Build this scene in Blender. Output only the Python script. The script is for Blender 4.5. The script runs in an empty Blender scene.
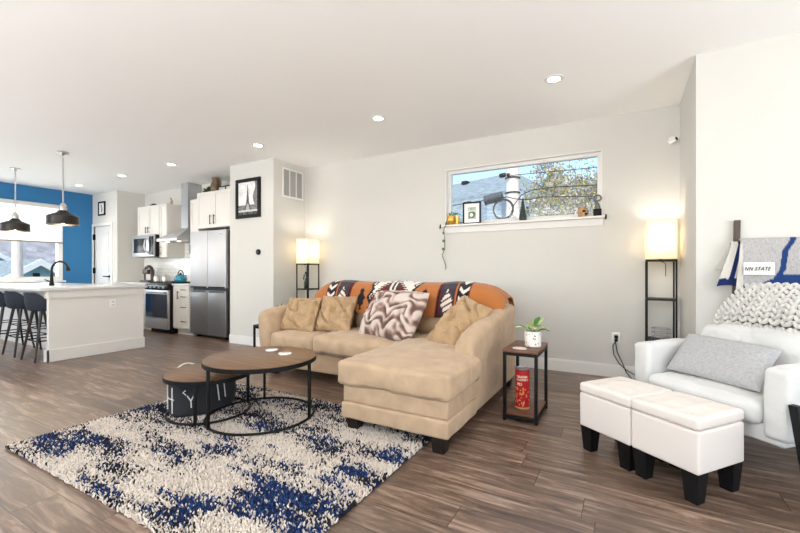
import bpy, bmesh, math, random
from math import sin, cos, pi, radians, sqrt, atan2, exp, floor
from mathutils import Vector, Matrix, noise
random.seed(7)
SC = bpy.context.scene
COL = SC.collection

# ------------------------------------------------------------------ camera, world, sun, area lights, exposure
YAW = math.atan2(225, 398.3)
cam_d = bpy.data.cameras.new('camera'); cam = bpy.data.objects.new('camera', cam_d); COL.objects.link(cam)
cam.location = (0, 0, 1.11); cam.rotation_euler = (pi/2, 0, YAW)
cam_d.sensor_width = 36.0; cam_d.lens = 36.0*398.3/800; cam_d.shift_y = 4.5/800; cam_d.clip_start = .02
SC.camera = cam
W = bpy.data.worlds.new('world'); SC.world = W; W.use_nodes = True
wn = W.node_tree.nodes; bgn = wn['Background']
sky = wn.new('ShaderNodeTexSky'); sky.sky_type = 'NISHITA'; sky.sun_disc = False
sky.sun_elevation = radians(48); sky.sun_rotation = radians(200); sky.air_density = 1.0; sky.dust_density = .6; sky.ozone_density = 1.6
W.node_tree.links.new(sky.outputs[0], bgn.inputs[0]); bgn.inputs[1].default_value = .26
sun_d = bpy.data.lights.new('sun', 'SUN'); sun_d.energy = 4.2; sun_d.angle = radians(3); sun_d.color = (1, .96, .9)
sun = bpy.data.objects.new('sun', sun_d); COL.objects.link(sun)
sun.rotation_euler = Vector((-.35, 1.0, -1.15)).to_track_quat('-Z', 'Y').to_euler()

def area(name, loc, direction, sx, sy, power, color=(1, 1, 1)):
    d = bpy.data.lights.new(name, 'AREA'); d.shape = 'RECTANGLE'; d.size = sx; d.size_y = sy; d.energy = power; d.color = color
    o = bpy.data.objects.new(name, d); COL.objects.link(o); o.location = loc
    o.rotation_euler = Vector(direction).to_track_quat('-Z', 'Y').to_euler()
    return o
# kitchen window daylight; the other three are added fills tilted up at the ceiling
area('patio_upward_fill', (3.0, .9, 1.25), (-1, -.25, 1.2), 3.2, 2.0, 88, (.97, .985, 1))
area('front_upward_fill', (-1.2, -2.45, 1.5), (0, 1, 3.0), 4.0, 1.8, 225, (.985, .99, 1))
area('dining_upward_fill', (-6.6, -2.45, 1.5), (0, 1, 3.0), 3.2, 1.8, 225, (.985, .99, 1))
area('daylight_kitchen_window', (-10.13, 2.0, 1.68), (1, 0, 0), 3.1, 1.4, 55, (.96, .98, 1))
SC.view_settings.view_transform = 'Standard'; SC.view_settings.look = 'None'
SC.view_settings.exposure = 0.44; SC.view_settings.gamma = 1.0; SC.view_settings.use_curve_mapping = False
SC.cycles.diffuse_bounces = 6; SC.cycles.max_bounces = 12; SC.cycles.transparent_max_bounces = 16
SC.cycles.sample_clamp_indirect = 6

# ------------------------------------------------------------------ helpers
def lin(c):
    return tuple((x/12.92 if x <= .04045 else ((x+.055)/1.055)**2.4) for x in (v/255. for v in c))
def nz(x, y, z=0.): return noise.noise(Vector((x, y, z)))
def fbm(x, y, z=0., o=4):
    return noise.fractal(Vector((x, y, z)), 1.0, 2.0, o)
def sm(a, b, x):
    t = min(1, max(0, (x-a)/(b-a))); return t*t*(3-2*t)
def mixc(a, b, t): return tuple(a[i]+(b[i]-a[i])*t for i in range(3))

class MB:
    def __init__(s): s.v = []; s.f = []; s.c = []; s.col = None
    def add(s, vs, fs, col=None):
        o = len(s.v); s.v += [Vector(v) for v in vs]; s.f += [[i+o for i in f] for f in fs]
        c = col or s.col or (1, 1, 1)
        if isinstance(c, list): s.c += c
        else: s.c += [c]*len(vs)
        return s
    def bm(s, b, M=None, col=None):
        b.verts.index_update()
        vs = [(M @ v.co if M else v.co.copy()) for v in b.verts]; fs = [[v.index for v in f.verts] for f in b.faces]
        b.free(); return s.add(vs, fs, col)
    def box(s, c, d, bev=0., seg=2, rot=None, col=None):
        b = bmesh.new(); bmesh.ops.create_cube(b, size=1)
        bmesh.ops.scale(b, vec=Vector(d), verts=b.verts)
        if bev: bmesh.ops.bevel(b, geom=b.edges[:], offset=min(bev, min(d)*.49), segments=seg, affect='EDGES', profile=.5)
        M = Matrix.Translation(Vector(c)) @ (rot.to_4x4() if rot else Matrix())
        return s.bm(b, M, col)
    def b2(s, x0, x1, y0, y1, z0, z1, bev=0., col=None):
        return s.box(((x0+x1)/2, (y0+y1)/2, (z0+z1)/2), (abs(x1-x0), abs(y1-y0), abs(z1-z0)), bev, col=col)
    def cyl(s, p0, p1, r0, r1=None, n=16, col=None):
        return s.tube([p0, p1], [r0, r0 if r1 is None else r1], n, col=col)
    def tube(s, pts, r, n=8, closed=False, col=None, caps=True):
        pts = [Vector(p) for p in pts]; m = len(pts); vs = []; fs = []
        rs = r if isinstance(r, (list, tuple)) else [r]*m
        up = None
        for i, p in enumerate(pts):
            a = pts[(i-1) % m] if (closed or i > 0) else p; b = pts[(i+1) % m] if (closed or i < m-1) else p
            t = (b-a); t = t.normalized() if t.length > 1e-9 else Vector((0, 0, 1))
            if up is None:
                up = Vector((0, 0, 1)) if abs(t.z) < .9 else Vector((1, 0, 0))
            x = up - t*up.dot(t)
            if x.length < 1e-6: x = t.orthogonal()
            x.normalize(); up = x; y = t.cross(x)
            for k in range(n):
                an = 2*pi*k/n; vs.append(p + (x*cos(an) + y*sin(an))*rs[i])
        for i in range(m if closed else m-1):
            j = (i+1) % m
            for k in range(n):
                fs.append([i*n+k, i*n+(k+1) % n, j*n+(k+1) % n, j*n+k])
        if not closed and caps:
            fs.append(list(range(n))[::-1]); fs.append([(m-1)*n+k for k in range(n)])
        return s.add(vs, fs, col)
    def lathe(s, prof, c=(0, 0, 0), n=28, sx=1., sy=1., col=None, ring=False):
        vs = []; fs = []; m = len(prof); c = Vector(c)
        for (r, z) in prof:
            for k in range(n):
                a = 2*pi*k/n; vs.append(c + Vector((max(r, 1e-4)*cos(a)*sx, max(r, 1e-4)*sin(a)*sy, z)))
        for i in range(m-1):
            for k in range(n):
                fs.append([i*n+k, i*n+(k+1) % n, (i+1)*n+(k+1) % n, (i+1)*n+k])
        if ring:
            for k in range(n): fs.append([(m-1)*n+k, (m-1)*n+(k+1) % n, (k+1) % n, k])
        else: fs.append(list(range(n))[::-1]); fs.append([(m-1)*n+k for k in range(n)])
        return s.add(vs, fs, col)
    def ell(s, c, r, rot=None, n=10, m=7, col=None):
        vs = []; fs = []; c = Vector(c)
        for i in range(m+1):
            th = pi*i/m
            for k in range(n):
                a = 2*pi*k/n; p = Vector((r[0]*sin(th)*cos(a), r[1]*sin(th)*sin(a), r[2]*cos(th)))
                vs.append(c + (rot @ p if rot else p))
        for i in range(m):
            for k in range(n):
                fs.append([i*n+k, (i+1)*n+k, (i+1)*n+(k+1) % n, i*n+(k+1) % n])
        return s.add(vs, fs, col)
    def soft(s, c, d, r, puff=(0, 0, 0), wr=(0, 4), rot=None, seed=0, div=9, fn=None):
        """rounded box with bulging faces and soft wrinkles"""
        h = [x/2 for x in d]; r = min(r, min(h)*.98)
        def axis(hh):
            a = [hh-r+r*math.tan(radians(t)) for t in (0, 12, 24, 35, 45)]
            q = hh-r; n = max(2, int(2*q/.03)); n = min(n, div*5)
            return [-x for x in a[::-1]][:-1]+[-q+2*q*i/n for i in range(n+1)]+a[1:]
        A = [axis(x) for x in h]; idx = {}; vs = []; fs = []
        c = Vector(c)
        def vert(p):
            key = tuple(round(x, 5) for x in p)
            if key in idx: return idx[key]
            q = Vector([max(-(h[i]-r), min(h[i]-r, p[i])) for i in range(3)]); dd = Vector(p)-q
            nrm = dd.normalized() if dd.length > 1e-9 else Vector((0, 0, 1)); o = q + nrm*r
            u = [p[i]/h[i] for i in range(3)]
            for i in range(3):
                j, k = (i+1) % 3, (i+2) % 3
                o[i] += puff[i]*u[i]*(1-abs(u[j])**2.5)*(1-abs(u[k])**2.5)
            if wr[0]:
                w = nz(o.x*wr[1]+seed, o.y*wr[1]+seed*1.7, o.z*wr[1]) + .5*nz(o.x*wr[1]*2.3, o.y*wr[1]*2.3+seed, o.z*wr[1]*2.3)
                if wr[0] >= .007: w -= 1.1*exp(-(nz(o.x*wr[1]*.9+seed*2, o.y*wr[1]*.7+o.x*wr[1]*.5, o.z*wr[1]*.8+seed)/.07)**2)
                o += nrm*wr[0]*w
            if fn: o = fn(o)
            idx[key] = len(vs); vs.append(c + (rot @ o if rot else o)); return idx[key]
        for ax in range(3):
            j, k = (ax+1) % 3, (ax+2) % 3
            for sg in (-1, 1):
                for a in range(len(A[j])-1):
                    for b in range(len(A[k])-1):
                        q = []
                        for (aa, bb) in ((a, b), (a+1, b), (a+1, b+1), (a, b+1)):
                            p = [0, 0, 0]; p[ax] = sg*h[ax]; p[j] = A[j][aa]; p[k] = A[k][bb]; q.append(vert(p))
                        fs.append(q if sg > 0 else q[::-1])
        return s.add(vs, fs)
    def pillow(s, BL, BR, TR, TL, t, n=30, wr=(.01, 7), seed=0, pinch=.07, colfn=None, front=None, pw=4):
        BL, BR, TR, TL = map(Vector, (BL, BR, TR, TL))
        nrm = ((BR-BL)+(TR-TL)).cross((TL-BL)+(TR-BR)).normalized()
        wv = (BR-BL).length; hv = (TL-BL).length
        vs = []; fs = []; cs = []
        for side in (1, -1):
            for i in range(n+1):
                for j in range(n+1):
                    u = -cos(pi*i/n); v = -cos(pi*j/n)
                    u = .6*u+.4*(2*i/n-1); v = .6*v+.4*(2*j/n-1)
                    uu = u*(1-pinch*(1-v*v)); vv = v*(1-pinch*(1-u*u))
                    p = BL*(1-uu)*(1-vv)/4+BR*(1+uu)*(1-vv)/4+TR*(1+uu)*(1+vv)/4+TL*(1-uu)*(1+vv)/4
                    e = max(0, (1-abs(u)**pw)*(1-abs(v)**pw)); th = t/2*e**.55
                    x, y = u*wv/2, v*hv/2
                    w = fbm(x*wr[1]+seed, y*wr[1]+seed*2+side, seed, 3)*wr[0]*min(1, e*3)
                    if side > 0 and front: w += front(x, y, u, v)*min(1, e*2.5)
                    vs.append(p + nrm*side*(th+w if e > 0 else 0)); cs.append(colfn(x, y) if colfn else (1, 1, 1))
        N = n+1
        for sd in (0, 1):
            o = sd*N*N
            for i in range(n):
                for j in range(n):
                    q = [o+i*N+j, o+(i+1)*N+j, o+(i+1)*N+j+1, o+i*N+j+1]; fs.append(q if sd == 0 else q[::-1])
        s.add(vs, fs, cs); return s
    def sheet(s, fn, nu, nv, colfn=None, th=0.):
        vs = []; cs = []; fs = []
        for i in range(nu+1):
            for j in range(nv+1):
                vs.append(Vector(fn(i/nu, j/nv))); cs.append(colfn(i/nu, j/nv) if colfn else (1, 1, 1))
        N = nv+1
        F = [[i*N+j, (i+1)*N+j, (i+1)*N+j+1, i*N+j+1] for i in range(nu) for j in range(nv)]
        if th:
            nr = [Vector((0, 0, 0)) for _ in vs]
            for f in F:
                k = (vs[f[1]]-vs[f[0]]).cross(vs[f[3]]-vs[f[0]])
                for a in f: nr[a] += k
            b = [vs[i]-nr[i].normalized()*th if nr[i].length > 0 else vs[i] for i in range(len(vs))]
            o = len(vs); vs = vs+b; cs = cs+cs; F2 = [[a+o for a in f[::-1]] for f in F]
            rim = [i*N for i in range(nu+1)]+[nu*N+j for j in range(1, nv+1)]+[i*N+nv for i in range(nu-1, -1, -1)]+[j for j in range(nv-1, 0, -1)]
            R = [[rim[k], rim[(k+1) % len(rim)], rim[(k+1) % len(rim)]+o, rim[k]+o] for k in range(len(rim))]
            R = [r[::-1] for r in R]
            F = F+F2+R
        return s.add(vs, F, cs)
    def loft(s, rings, caps=True):
        n = len(rings[0]); vs = [p for r in rings for p in r]; fs = []
        for i in range(len(rings)-1):
            for k in range(n):
                fs.append([i*n+k, i*n+(k+1) % n, (i+1)*n+(k+1) % n, (i+1)*n+k])
        if caps: fs.append(list(range(n))[::-1]); fs.append([(len(rings)-1)*n+k for k in range(n)])
        return s.add(vs, fs)
    def build(s, name, m, parent=None, at=None, local=False, smooth=True, ang=38, attr=False, mats=None):
        me = bpy.data.meshes.new(name)
        off = Vector((0, 0, 0))
        if parent is not None and not local:
            p = parent
            while p is not None: off += p.location; p = p.parent
        elif at is not None and not local: off = Vector(at)
        me.from_pydata([tuple(v-off) for v in s.v], [], s.f); me.update()
        if attr:
            a = me.color_attributes.new('Col', 'FLOAT_COLOR', 'POINT')
            buf = []
            for c in s.c: buf += [c[0], c[1], c[2], 1.]
            a.data.foreach_set('color', buf)
        bm_ = bmesh.new(); bm_.from_mesh(me); bmesh.ops.recalc_face_normals(bm_, faces=bm_.faces); bm_.to_mesh(me); bm_.free()
        if smooth:
            me.polygons.foreach_set('use_smooth', [True]*len(me.polygons)); me.set_sharp_from_angle(angle=radians(ang))
        me.materials.append(m)
        o = bpy.data.objects.new(name, me); COL.objects.link(o)
        if parent is not None: o.parent = parent
        if at is not None: o.location = at
        return o
def tag(o, label, cat, group=None, kind=None):
    o['label'] = label; o['category'] = cat
    if group: o['group'] = group
    if kind: o['kind'] = kind
    return o
def thing(name, loc, label, cat, rz=0., group=None):
    o = bpy.data.objects.new(name, None); o.empty_display_size = .1; COL.objects.link(o)
    o.location = loc; o.rotation_euler = (0, 0, rz); return tag(o, label, cat, group)
def struct(o): o['kind'] = 'structure'; return o
def copy_thing(o, loc, label=None, rz=None):
    c = o.copy(); COL.objects.link(c); c.location = loc
    if rz is not None: c.rotation_euler = (0, 0, rz)
    if label: c['label'] = label
    for ch in list(o.children):
        d = ch.copy(); COL.objects.link(d); d.parent = c
        for g in list(ch.children):
            e = g.copy(); COL.objects.link(e); e.parent = d
    return c

# ------------------------------------------------------------------ materials
def nodes(name):
    m = bpy.data.materials.new(name); m.use_nodes = True; nt = m.node_tree
    return m, nt, nt.nodes['Principled BSDF']
def mat(name, c, rough=.5, metal=0., var=0., vs=6., bump=0., bs=60., sheen=0., spec=.5, stretch=None, coat=0.):
    m, nt, b = nodes(name); c = lin(c)
    b.inputs['Base Color'].default_value = (*c, 1); b.inputs['Roughness'].default_value = rough; b.inputs['Metallic'].default_value = metal
    b.inputs['Specular IOR Level'].default_value = spec
    if sheen: b.inputs['Sheen Weight'].default_value = sheen; b.inputs['Sheen Roughness'].default_value = .4
    if coat: b.inputs['Coat Weight'].default_value = coat
    tc = nt.nodes.new('ShaderNodeTexCoord'); src = tc.outputs['Object']
    if stretch:
        mp = nt.nodes.new('ShaderNodeMapping'); mp.inputs['Scale'].default_value = stretch; nt.links.new(src, mp.inputs[0]); src = mp.outputs[0]
    if var:
        n = nt.nodes.new('ShaderNodeTexNoise'); n.inputs['Scale'].default_value = vs; n.inputs['Detail'].default_value = 5; nt.links.new(src, n.inputs['Vector'])
        r = nt.nodes.new('ShaderNodeValToRGB'); r.color_ramp.elements[0].position = .3; r.color_ramp.elements[1].position = .7
        r.color_ramp.elements[0].color = (*[x*(1-var) for x in c], 1); r.color_ramp.elements[1].color = (*[min(1, x*(1+var)) for x in c], 1)
        nt.links.new(n.outputs[0], r.inputs[0]); nt.links.new(r.outputs[0], b.inputs['Base Color'])
    if bump:
        n2 = nt.nodes.new('ShaderNodeTexNoise'); n2.inputs['Scale'].default_value = bs; n2.inputs['Detail'].default_value = 4; nt.links.new(src, n2.inputs['Vector'])
        bp = nt.nodes.new('ShaderNodeBump'); bp.inputs['Strength'].default_value = bump; bp.inputs['Distance'].default_value = .01
        nt.links.new(n2.outputs[0], bp.inputs['Height']); nt.links.new(bp.outputs[0], b.inputs['Normal'])
    return m
def mat_attr(name, rough=.9, bump=.3, bs=150., sheen=.0, metal=0.):
    m, nt, b = nodes(name); a = nt.nodes.new('ShaderNodeAttribute'); a.attribute_name = 'Col'
    nt.links.new(a.outputs['Color'], b.inputs['Base Color']); b.inputs['Roughness'].default_value = rough; b.inputs['Metallic'].default_value = metal
    b.inputs['Specular IOR Level'].default_value = .25
    if sheen: b.inputs['Sheen Weight'].default_value = sheen
    if bump:
        tc = nt.nodes.new('ShaderNodeTexCoord')
        n2 = nt.nodes.new('ShaderNodeTexNoise'); n2.inputs['Scale'].default_value = bs; nt.links.new(tc.outputs['Object'], n2.inputs['Vector'])
        bp = nt.nodes.new('ShaderNodeBump'); bp.inputs['Strength'].default_value = bump; bp.inputs['Distance'].default_value = .01
        nt.links.new(n2.outputs[0], bp.inputs['Height']); nt.links.new(bp.outputs[0], b.inputs['Normal'])
    return m
def emit(name, c, s):
    m, nt, b = nodes(name); b.inputs['Base Color'].default_value = (*lin(c), 1)
    b.inputs['Emission Color'].default_value = (*lin(c), 1); b.inputs['Emission Strength'].default_value = s; return m
def glass_mat(name, refl=.06):
    m = bpy.data.materials.new(name); m.use_nodes = True; nt = m.node_tree; nt.nodes.clear()
    o = nt.nodes.new('ShaderNodeOutputMaterial'); t = nt.nodes.new('ShaderNodeBsdfTransparent'); g = nt.nodes.new('ShaderNodeBsdfGlossy')
    t.inputs[0].default_value = (.96, .98, .97, 1); g.inputs['Roughness'].default_value = .02
    mx = nt.nodes.new('ShaderNodeMixShader'); mx.inputs[0].default_value = refl
    nt.links.new(t.outputs[0], mx.inputs[1]); nt.links.new(g.outputs[0], mx.inputs[2]); nt.links.new(mx.outputs[0], o.inputs[0]); return m
def shade_mat(name, c, trans=.6, em=0.):
    m = bpy.data.materials.new(name); m.use_nodes = True; nt = m.node_tree; nt.nodes.clear()
    o = nt.nodes.new('ShaderNodeOutputMaterial'); d = nt.nodes.new('ShaderNodeBsdfDiffuse'); t = nt.nodes.new('ShaderNodeBsdfTranslucent')
    d.inputs[0].default_value = (*lin(c), 1); t.inputs[0].default_value = (*lin(c), 1)
    mx = nt.nodes.new('ShaderNodeMixShader'); mx.inputs[0].default_value = trans
    nt.links.new(d.outputs[0], mx.inputs[1]); nt.links.new(t.outputs[0], mx.inputs[2]); nt.links.new(mx.outputs[0], o.inputs[0]); return m
def floor_mat():
    m, nt, b = nodes('dark_plank_floor'); N = nt.nodes.new; L = nt.links.new
    tc = N('ShaderNodeTexCoord'); sp = N('ShaderNodeSeparateXYZ'); L(tc.outputs['Object'], sp.inputs[0])
    def math_(op, a, bb=None):
        n = N('ShaderNodeMath'); n.operation = op
        for i, x in enumerate((a, bb)):
            if x is None: continue
            if isinstance(x, (int, float)): n.inputs[i].default_value = x
            else: L(x, n.inputs[i])
        return n.outputs[0]
    PW, PL = .178, 1.22
    row = math_('FLOOR', math_('DIVIDE', sp.outputs['Y'], PW))
    w1 = N('ShaderNodeTexWhiteNoise'); w1.noise_dimensions = '1D'; L(row, w1.inputs['W'])
    xs = math_('ADD', sp.outputs['X'], math_('MULTIPLY', w1.outputs['Value'], 3.7))
    colm = math_('FLOOR', math_('DIVIDE', xs, PL))
    cb = N('ShaderNodeCombineXYZ'); L(row, cb.inputs[0]); L(colm, cb.inputs[1])
    w2 = N('ShaderNodeTexWhiteNoise'); w2.noise_dimensions = '2D'; L(cb.outputs[0], w2.inputs['Vector'])
    # grain
    sh = math_('MULTIPLY', w2.outputs['Value'], 37.)
    cg = N('ShaderNodeCombineXYZ'); L(math_('MULTIPLY', sp.outputs['X'], 1.6), cg.inputs[0]); L(math_('MULTIPLY', sp.outputs['Y'], 13.), cg.inputs[1]); L(sh, cg.inputs[2])
    g1 = N('ShaderNodeTexNoise'); g1.inputs['Scale'].default_value = 1.5; g1.inputs['Detail'].default_value = 8; g1.inputs['Roughness'].default_value = .65; g1.inputs['Distortion'].default_value = .8
    L(cg.outputs[0], g1.inputs['Vector'])
    ramp = N('ShaderNodeValToRGB'); e = ramp.color_ramp.elements
    e[0].position = .28; e[0].color = (*lin((62, 48, 40)), 1); e[1].position = .74; e[1].color = (*lin((176, 152, 134)), 1)
    k = e.new(.5); k.color = (*lin((110, 88, 73)), 1)
    L(g1.outputs[0], ramp.inputs[0])
    tone = math_('ADD', math_('MULTIPLY', w2.outputs['Value'], .42), .76)
    hs = N('ShaderNodeHueSaturation'); L(ramp.outputs[0], hs.inputs['Color']); L(tone, hs.inputs['Value']); hs.inputs['Saturation'].default_value = 1.0
    # seams
    fy = math_('FRACT', math_('DIVIDE', sp.outputs['Y'], PW)); fx = math_('FRACT', math_('DIVIDE', xs, PL))
    ey = math_('MINIMUM', fy, math_('SUBTRACT', 1., fy)); ex = math_('MINIMUM', fx, math_('SUBTRACT', 1., fx))
    s1 = math_('LESS_THAN', ey, .012); s2 = math_('LESS_THAN', ex, .0018)
    seam = math_('MAXIMUM', s1, s2)
    mx = N('ShaderNodeMix'); mx.data_type = 'RGBA'; L(math_('MULTIPLY', seam, .75), mx.inputs[0]); L(hs.outputs[0], mx.inputs[6]); mx.inputs[7].default_value = (*lin((40, 30, 25)), 1)
    L(mx.outputs[2], b.inputs['Base Color'])
    rg = math_('ADD', math_('MULTIPLY', g1.outputs[0], .2), .26); L(rg, b.inputs['Roughness']); b.inputs['Specular IOR Level'].default_value = .75
    bp = N('ShaderNodeBump'); bp.inputs['Strength'].default_value = .25; bp.inputs['Distance'].default_value = .004
    L(math_('SUBTRACT', math_('MULTIPLY', g1.outputs[0], .5), seam), bp.inputs['Height']); L(bp.outputs[0], b.inputs['Normal'])
    return m
def tile_mat():
    m, nt, b = nodes('white_subway_tile'); tc = nt.nodes.new('ShaderNodeTexCoord'); mp = nt.nodes.new('ShaderNodeMapping')
    mp.inputs['Rotation'].default_value = (radians(90), 0, 0); nt.links.new(tc.outputs['Object'], mp.inputs[0])
    br = nt.nodes.new('ShaderNodeTexBrick'); nt.links.new(mp.outputs[0], br.inputs[0])
    br.inputs['Color1'].default_value = (*lin((236, 236, 234)), 1); br.inputs['Color2'].default_value = (*lin((230, 230, 228)), 1); br.inputs['Mortar'].default_value = (*lin((190, 188, 184)), 1)
    br.inputs['Scale'].default_value = 1; br.inputs['Brick Width'].default_value = .2; br.inputs['Row Height'].default_value = .075; br.inputs['Mortar Size'].default_value = .003
    nt.links.new(br.outputs[0], b.inputs['Base Color']); b.inputs['Roughness'].default_value = .15; return m

WALL = mat('warm_white_wall_paint', (212, 210, 205), .8, var=.012, vs=2, bump=.03, bs=220, spec=.2)
CEIL = mat('white_ceiling_paint', (250, 250, 249), .9, bump=.02, bs=200, spec=.1)
TRIM = mat('white_gloss_trim', (232, 231, 228), .4, spec=.4)
BLUE = mat('blue_wall_paint', (54, 118, 168), .7, var=.02, vs=3, bump=.03, bs=200, spec=.25)
FLOOR = floor_mat()
BLACK = mat('black_powder_coated_metal', (15, 14, 14), .5, spec=.25)
BLACKM = mat('matte_black_plastic', (15, 15, 16), .5, spec=.25)
DARKW = mat('dark_espresso_wood', (30, 22, 19), .45, var=.25, vs=12, spec=.3)
STEEL = mat('brushed_stainless_steel', (190, 190, 192), .42, metal=.9, var=.04, vs=8, stretch=(1, 1, 40))
CHROME = mat('polished_chrome', (200, 198, 195), .18, metal=1)
CAB = mat('white_cabinet_lacquer', (226, 222, 216), .4, spec=.4)
QUARTZ = mat('pale_quartz', (206, 205, 203), .22, var=.03, vs=9)
GLASS = glass_mat('clear_window_glass', .04)
TAN = mat('tan_microsuede', (186, 160, 132), .9, var=.10, vs=9, bump=.5, bs=16, sheen=.2, spec=.12)
TANP = mat('tan_pillow_suede', (178, 149, 114), .9, var=.14, vs=11, bump=.5, bs=18, sheen=.2, spec=.12)
WOODT = mat('walnut_veneer', (116, 82, 52), .38, var=.28, vs=3.2, stretch=(1.2, 9, 9), bump=.05, bs=30)
WOODR = mat('rustic_brown_board', (108, 72, 52), .45, var=.35, vs=4, stretch=(2, 12, 12))
WHITEL = mat('cream_white_leather', (228, 220, 213), .5, bump=.05, bs=140, spec=.35)
WHITEF = mat('white_slipcover_linen', (212, 212, 210), .9, var=.03, vs=5, bump=.45, bs=22, sheen=.15, spec=.15)
GREYF = mat('heathered_pale_grey_fabric', (176, 176, 177), .95, var=.12, vs=70, bump=.35, bs=240, spec=.1)
LEAF = mat('green_leaf', (72, 120, 52), .5, var=.35, vs=14)
LEAFD = mat('dark_green_leaf', (52, 78, 40), .6, var=.35, vs=14)
SOIL = mat('dark_potting_soil', (50, 38, 30), .95, bump=.4, bs=60)
WHITEP = mat('white_plastic', (240, 240, 238), .4)
CERAM = mat('white_glazed_ceramic', (236, 234, 230), .25)
GREYM = mat('grey_louvre', (150, 150, 150), .5)
MIRB = mat('dark_blue_oven_glass', (22, 34, 58), .08, spec=.6)
BLKGL = mat('black_glass', (12, 12, 14), .22, spec=.35)

# ================================================================== SETTING
H = 2.74; YW = 4.735; XR = .466; YB = 3.712; YF = 4.09; XS = -4.40; XFL = -5.345; YK = 4.72; XK = -8.92; YD = 4.19; XL = -9.93; YR = -2.6; XE = 3.1
def wallmb(*boxes):
    m = MB()
    for b in boxes: m.b2(*b)
    return m
struct(wallmb((XL-.2, XE+.2, YR-.2, YW+.3, -.1, 0)).build('floor', FLOOR, at=(0, 0, 0), smooth=False))
struct(wallmb((XL-.2, XE+.2, YR-.2, YW+.3, H, H+.1)).build('ceiling', CEIL, at=(0, 0, H), smooth=False))
WX0, WX1, WZ0, WZ1 = -2.005, -.21, 1.69, 2.405
struct(wallmb((XS-.1, WX0, YW, YW+.18, 0, H), (WX1, XR+.1, YW, YW+.18, 0, H), (WX0, WX1, YW, YW+.18, 0, WZ0), (WX0, WX1, YW, YW+.18, WZ1, H)).build('wall_back', WALL, at=(0, YW, 0), smooth=False))
struct(wallmb((XR, XE+.1, YB, YW+.18, 0, H)).build('wall_right', WALL, at=(XR, YB, 0), smooth=False))
struct(wallmb((XFL, XS, YF, YW+.18, 0, H)).build('wall_partition', WALL, at=(XFL, YF, 0), smooth=False))
struct(wallmb((XK, XFL, YK, YK+.19, 0, H)).build('wall_kitchen', WALL, at=(XK, YK, 0), smooth=False))
struct(wallmb((XL-.1, -9.87, YD, YD+.12, 0, H), (-9.17, XK, YD, YD+.12, 0, H), (-9.87, -9.17, YD, YD+.12, 2.05, H), (XK-.12, XK, YD+.12, YK+.19, 0, H)).build('wall_pantry', WALL, at=(XK, YD, 0), smooth=False))
LY0, LY1, LZ0, LZ1 = .35, 3.665, .92, 2.43
struct(wallmb((XL-.18, XL, YR-.1, LY0, 0, H), (XL-.18, XL, LY1, YD+.12, 0, H), (XL-.18, XL, LY0, LY1, 0, LZ0), (XL-.18, XL, LY0, LY1, LZ1, H)).build('wall_left', BLUE, at=(XL, 0, 0), smooth=False))
# walls behind and beside the viewer, each with wide window openings
fw = [(-8.3, -4.9), (-3.3, .9)]
bx = []; x = XL-.18
for (a, b) in fw:
    bx += [(x, a, YR-.15, YR, 0, H), (a, b, YR-.15, YR, 0, .55), (a, b, YR-.15, YR, 2.45, H)]; x = b
bx.append((x, XE+.15, YR-.15, YR, 0, H))
struct(wallmb(*bx).build('wall_front', WALL, at=(0, YR, 0), smooth=False))
struct(wallmb((XE, XE+.15, YR, -.8, 0, H), (XE, XE+.15, 2.6, YB, 0, H), (XE, XE+.15, -.8, 2.6, 2.4, H), (XE, XE+.15, -.8, 2.6, 0, .1)).build('wall_side', WALL, at=(XE, 0, 0), smooth=False))
# baseboards
def base(name, *runs):
    m = MB()
    for (x0, x1, y0, y1) in runs:
        m.b2(x0, x1, y0, y1, 0, .115); dx = .004 if x1-x0 > y1-y0 else .006
        m.b2(x0+.0, x1-.0, y0+(.005 if x1-x0 > y1-y0 else 0), y1, .115, .13)
    return struct(m.build(name, TRIM, at=(runs[0][0], runs[0][2], 0), smooth=False))
base('baseboard_back', (XS+.015, XR-.015, YW-.015, YW))
base('baseboard_right', (XR-.015, XE, YB-.015, YB), (XR-.015, XR, YB, YW-.015))
base('baseboard_partition', (XFL, XS+.015, YF-.015, YF), (XS, XS+.015, YF, YW))
base('baseboard_left', (XL, XL+.015, YR, YD))
# back window: frame, glass, sill with apron
def frame_rect(m, x0, x1, z0, z1, y0, y1, w):
    m.b2(x0, x0+w, y0, y1, z0, z1); m.b2(x1-w, x1, y0, y1, z0, z1); m.b2(x0+w, x1-w, y0, y1, z1-w, z1); m.b2(x0+w, x1-w, y0, y1, z0, z0+w)
w1 = struct(bpy.data.objects.new('window_1', None)); COL.objects.link(w1); w1.location = (WX0, YW, WZ0)
m = MB(); frame_rect(m, WX0, WX1, WZ0, WZ1, YW+.06, YW+.13, .05); m.build('window_frame', TRIM, w1, smooth=False)
m = MB(); m.b2(WX0, WX0+.012, YW-.002, YW+.07, WZ0, WZ1); m.b2(WX1-.012, WX1, YW-.002, YW+.07, WZ0, WZ1); m.b2(WX0, WX1, YW-.002, YW+.07, WZ1-.012, WZ1); m.build('window_reveal', TRIM, w1, smooth=False)
m = MB(); m.b2(WX0+.05, WX1-.05, YW+.098, YW+.102, WZ0+.05, WZ1-.05); m.build('glass_pane', GLASS, w1, smooth=False)
m = MB(); m.b2(WX0-.025, WX1+.025, YW-.085, YW+.07, WZ0-.022, WZ0, .004); m.build('window_sill', TRIM, w1)
m = MB(); m.b2(WX0-.01, WX1+.01, YW-.014, YW, WZ0-.095, WZ0-.022); m.build('apron', TRIM, w1, smooth=False)
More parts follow.
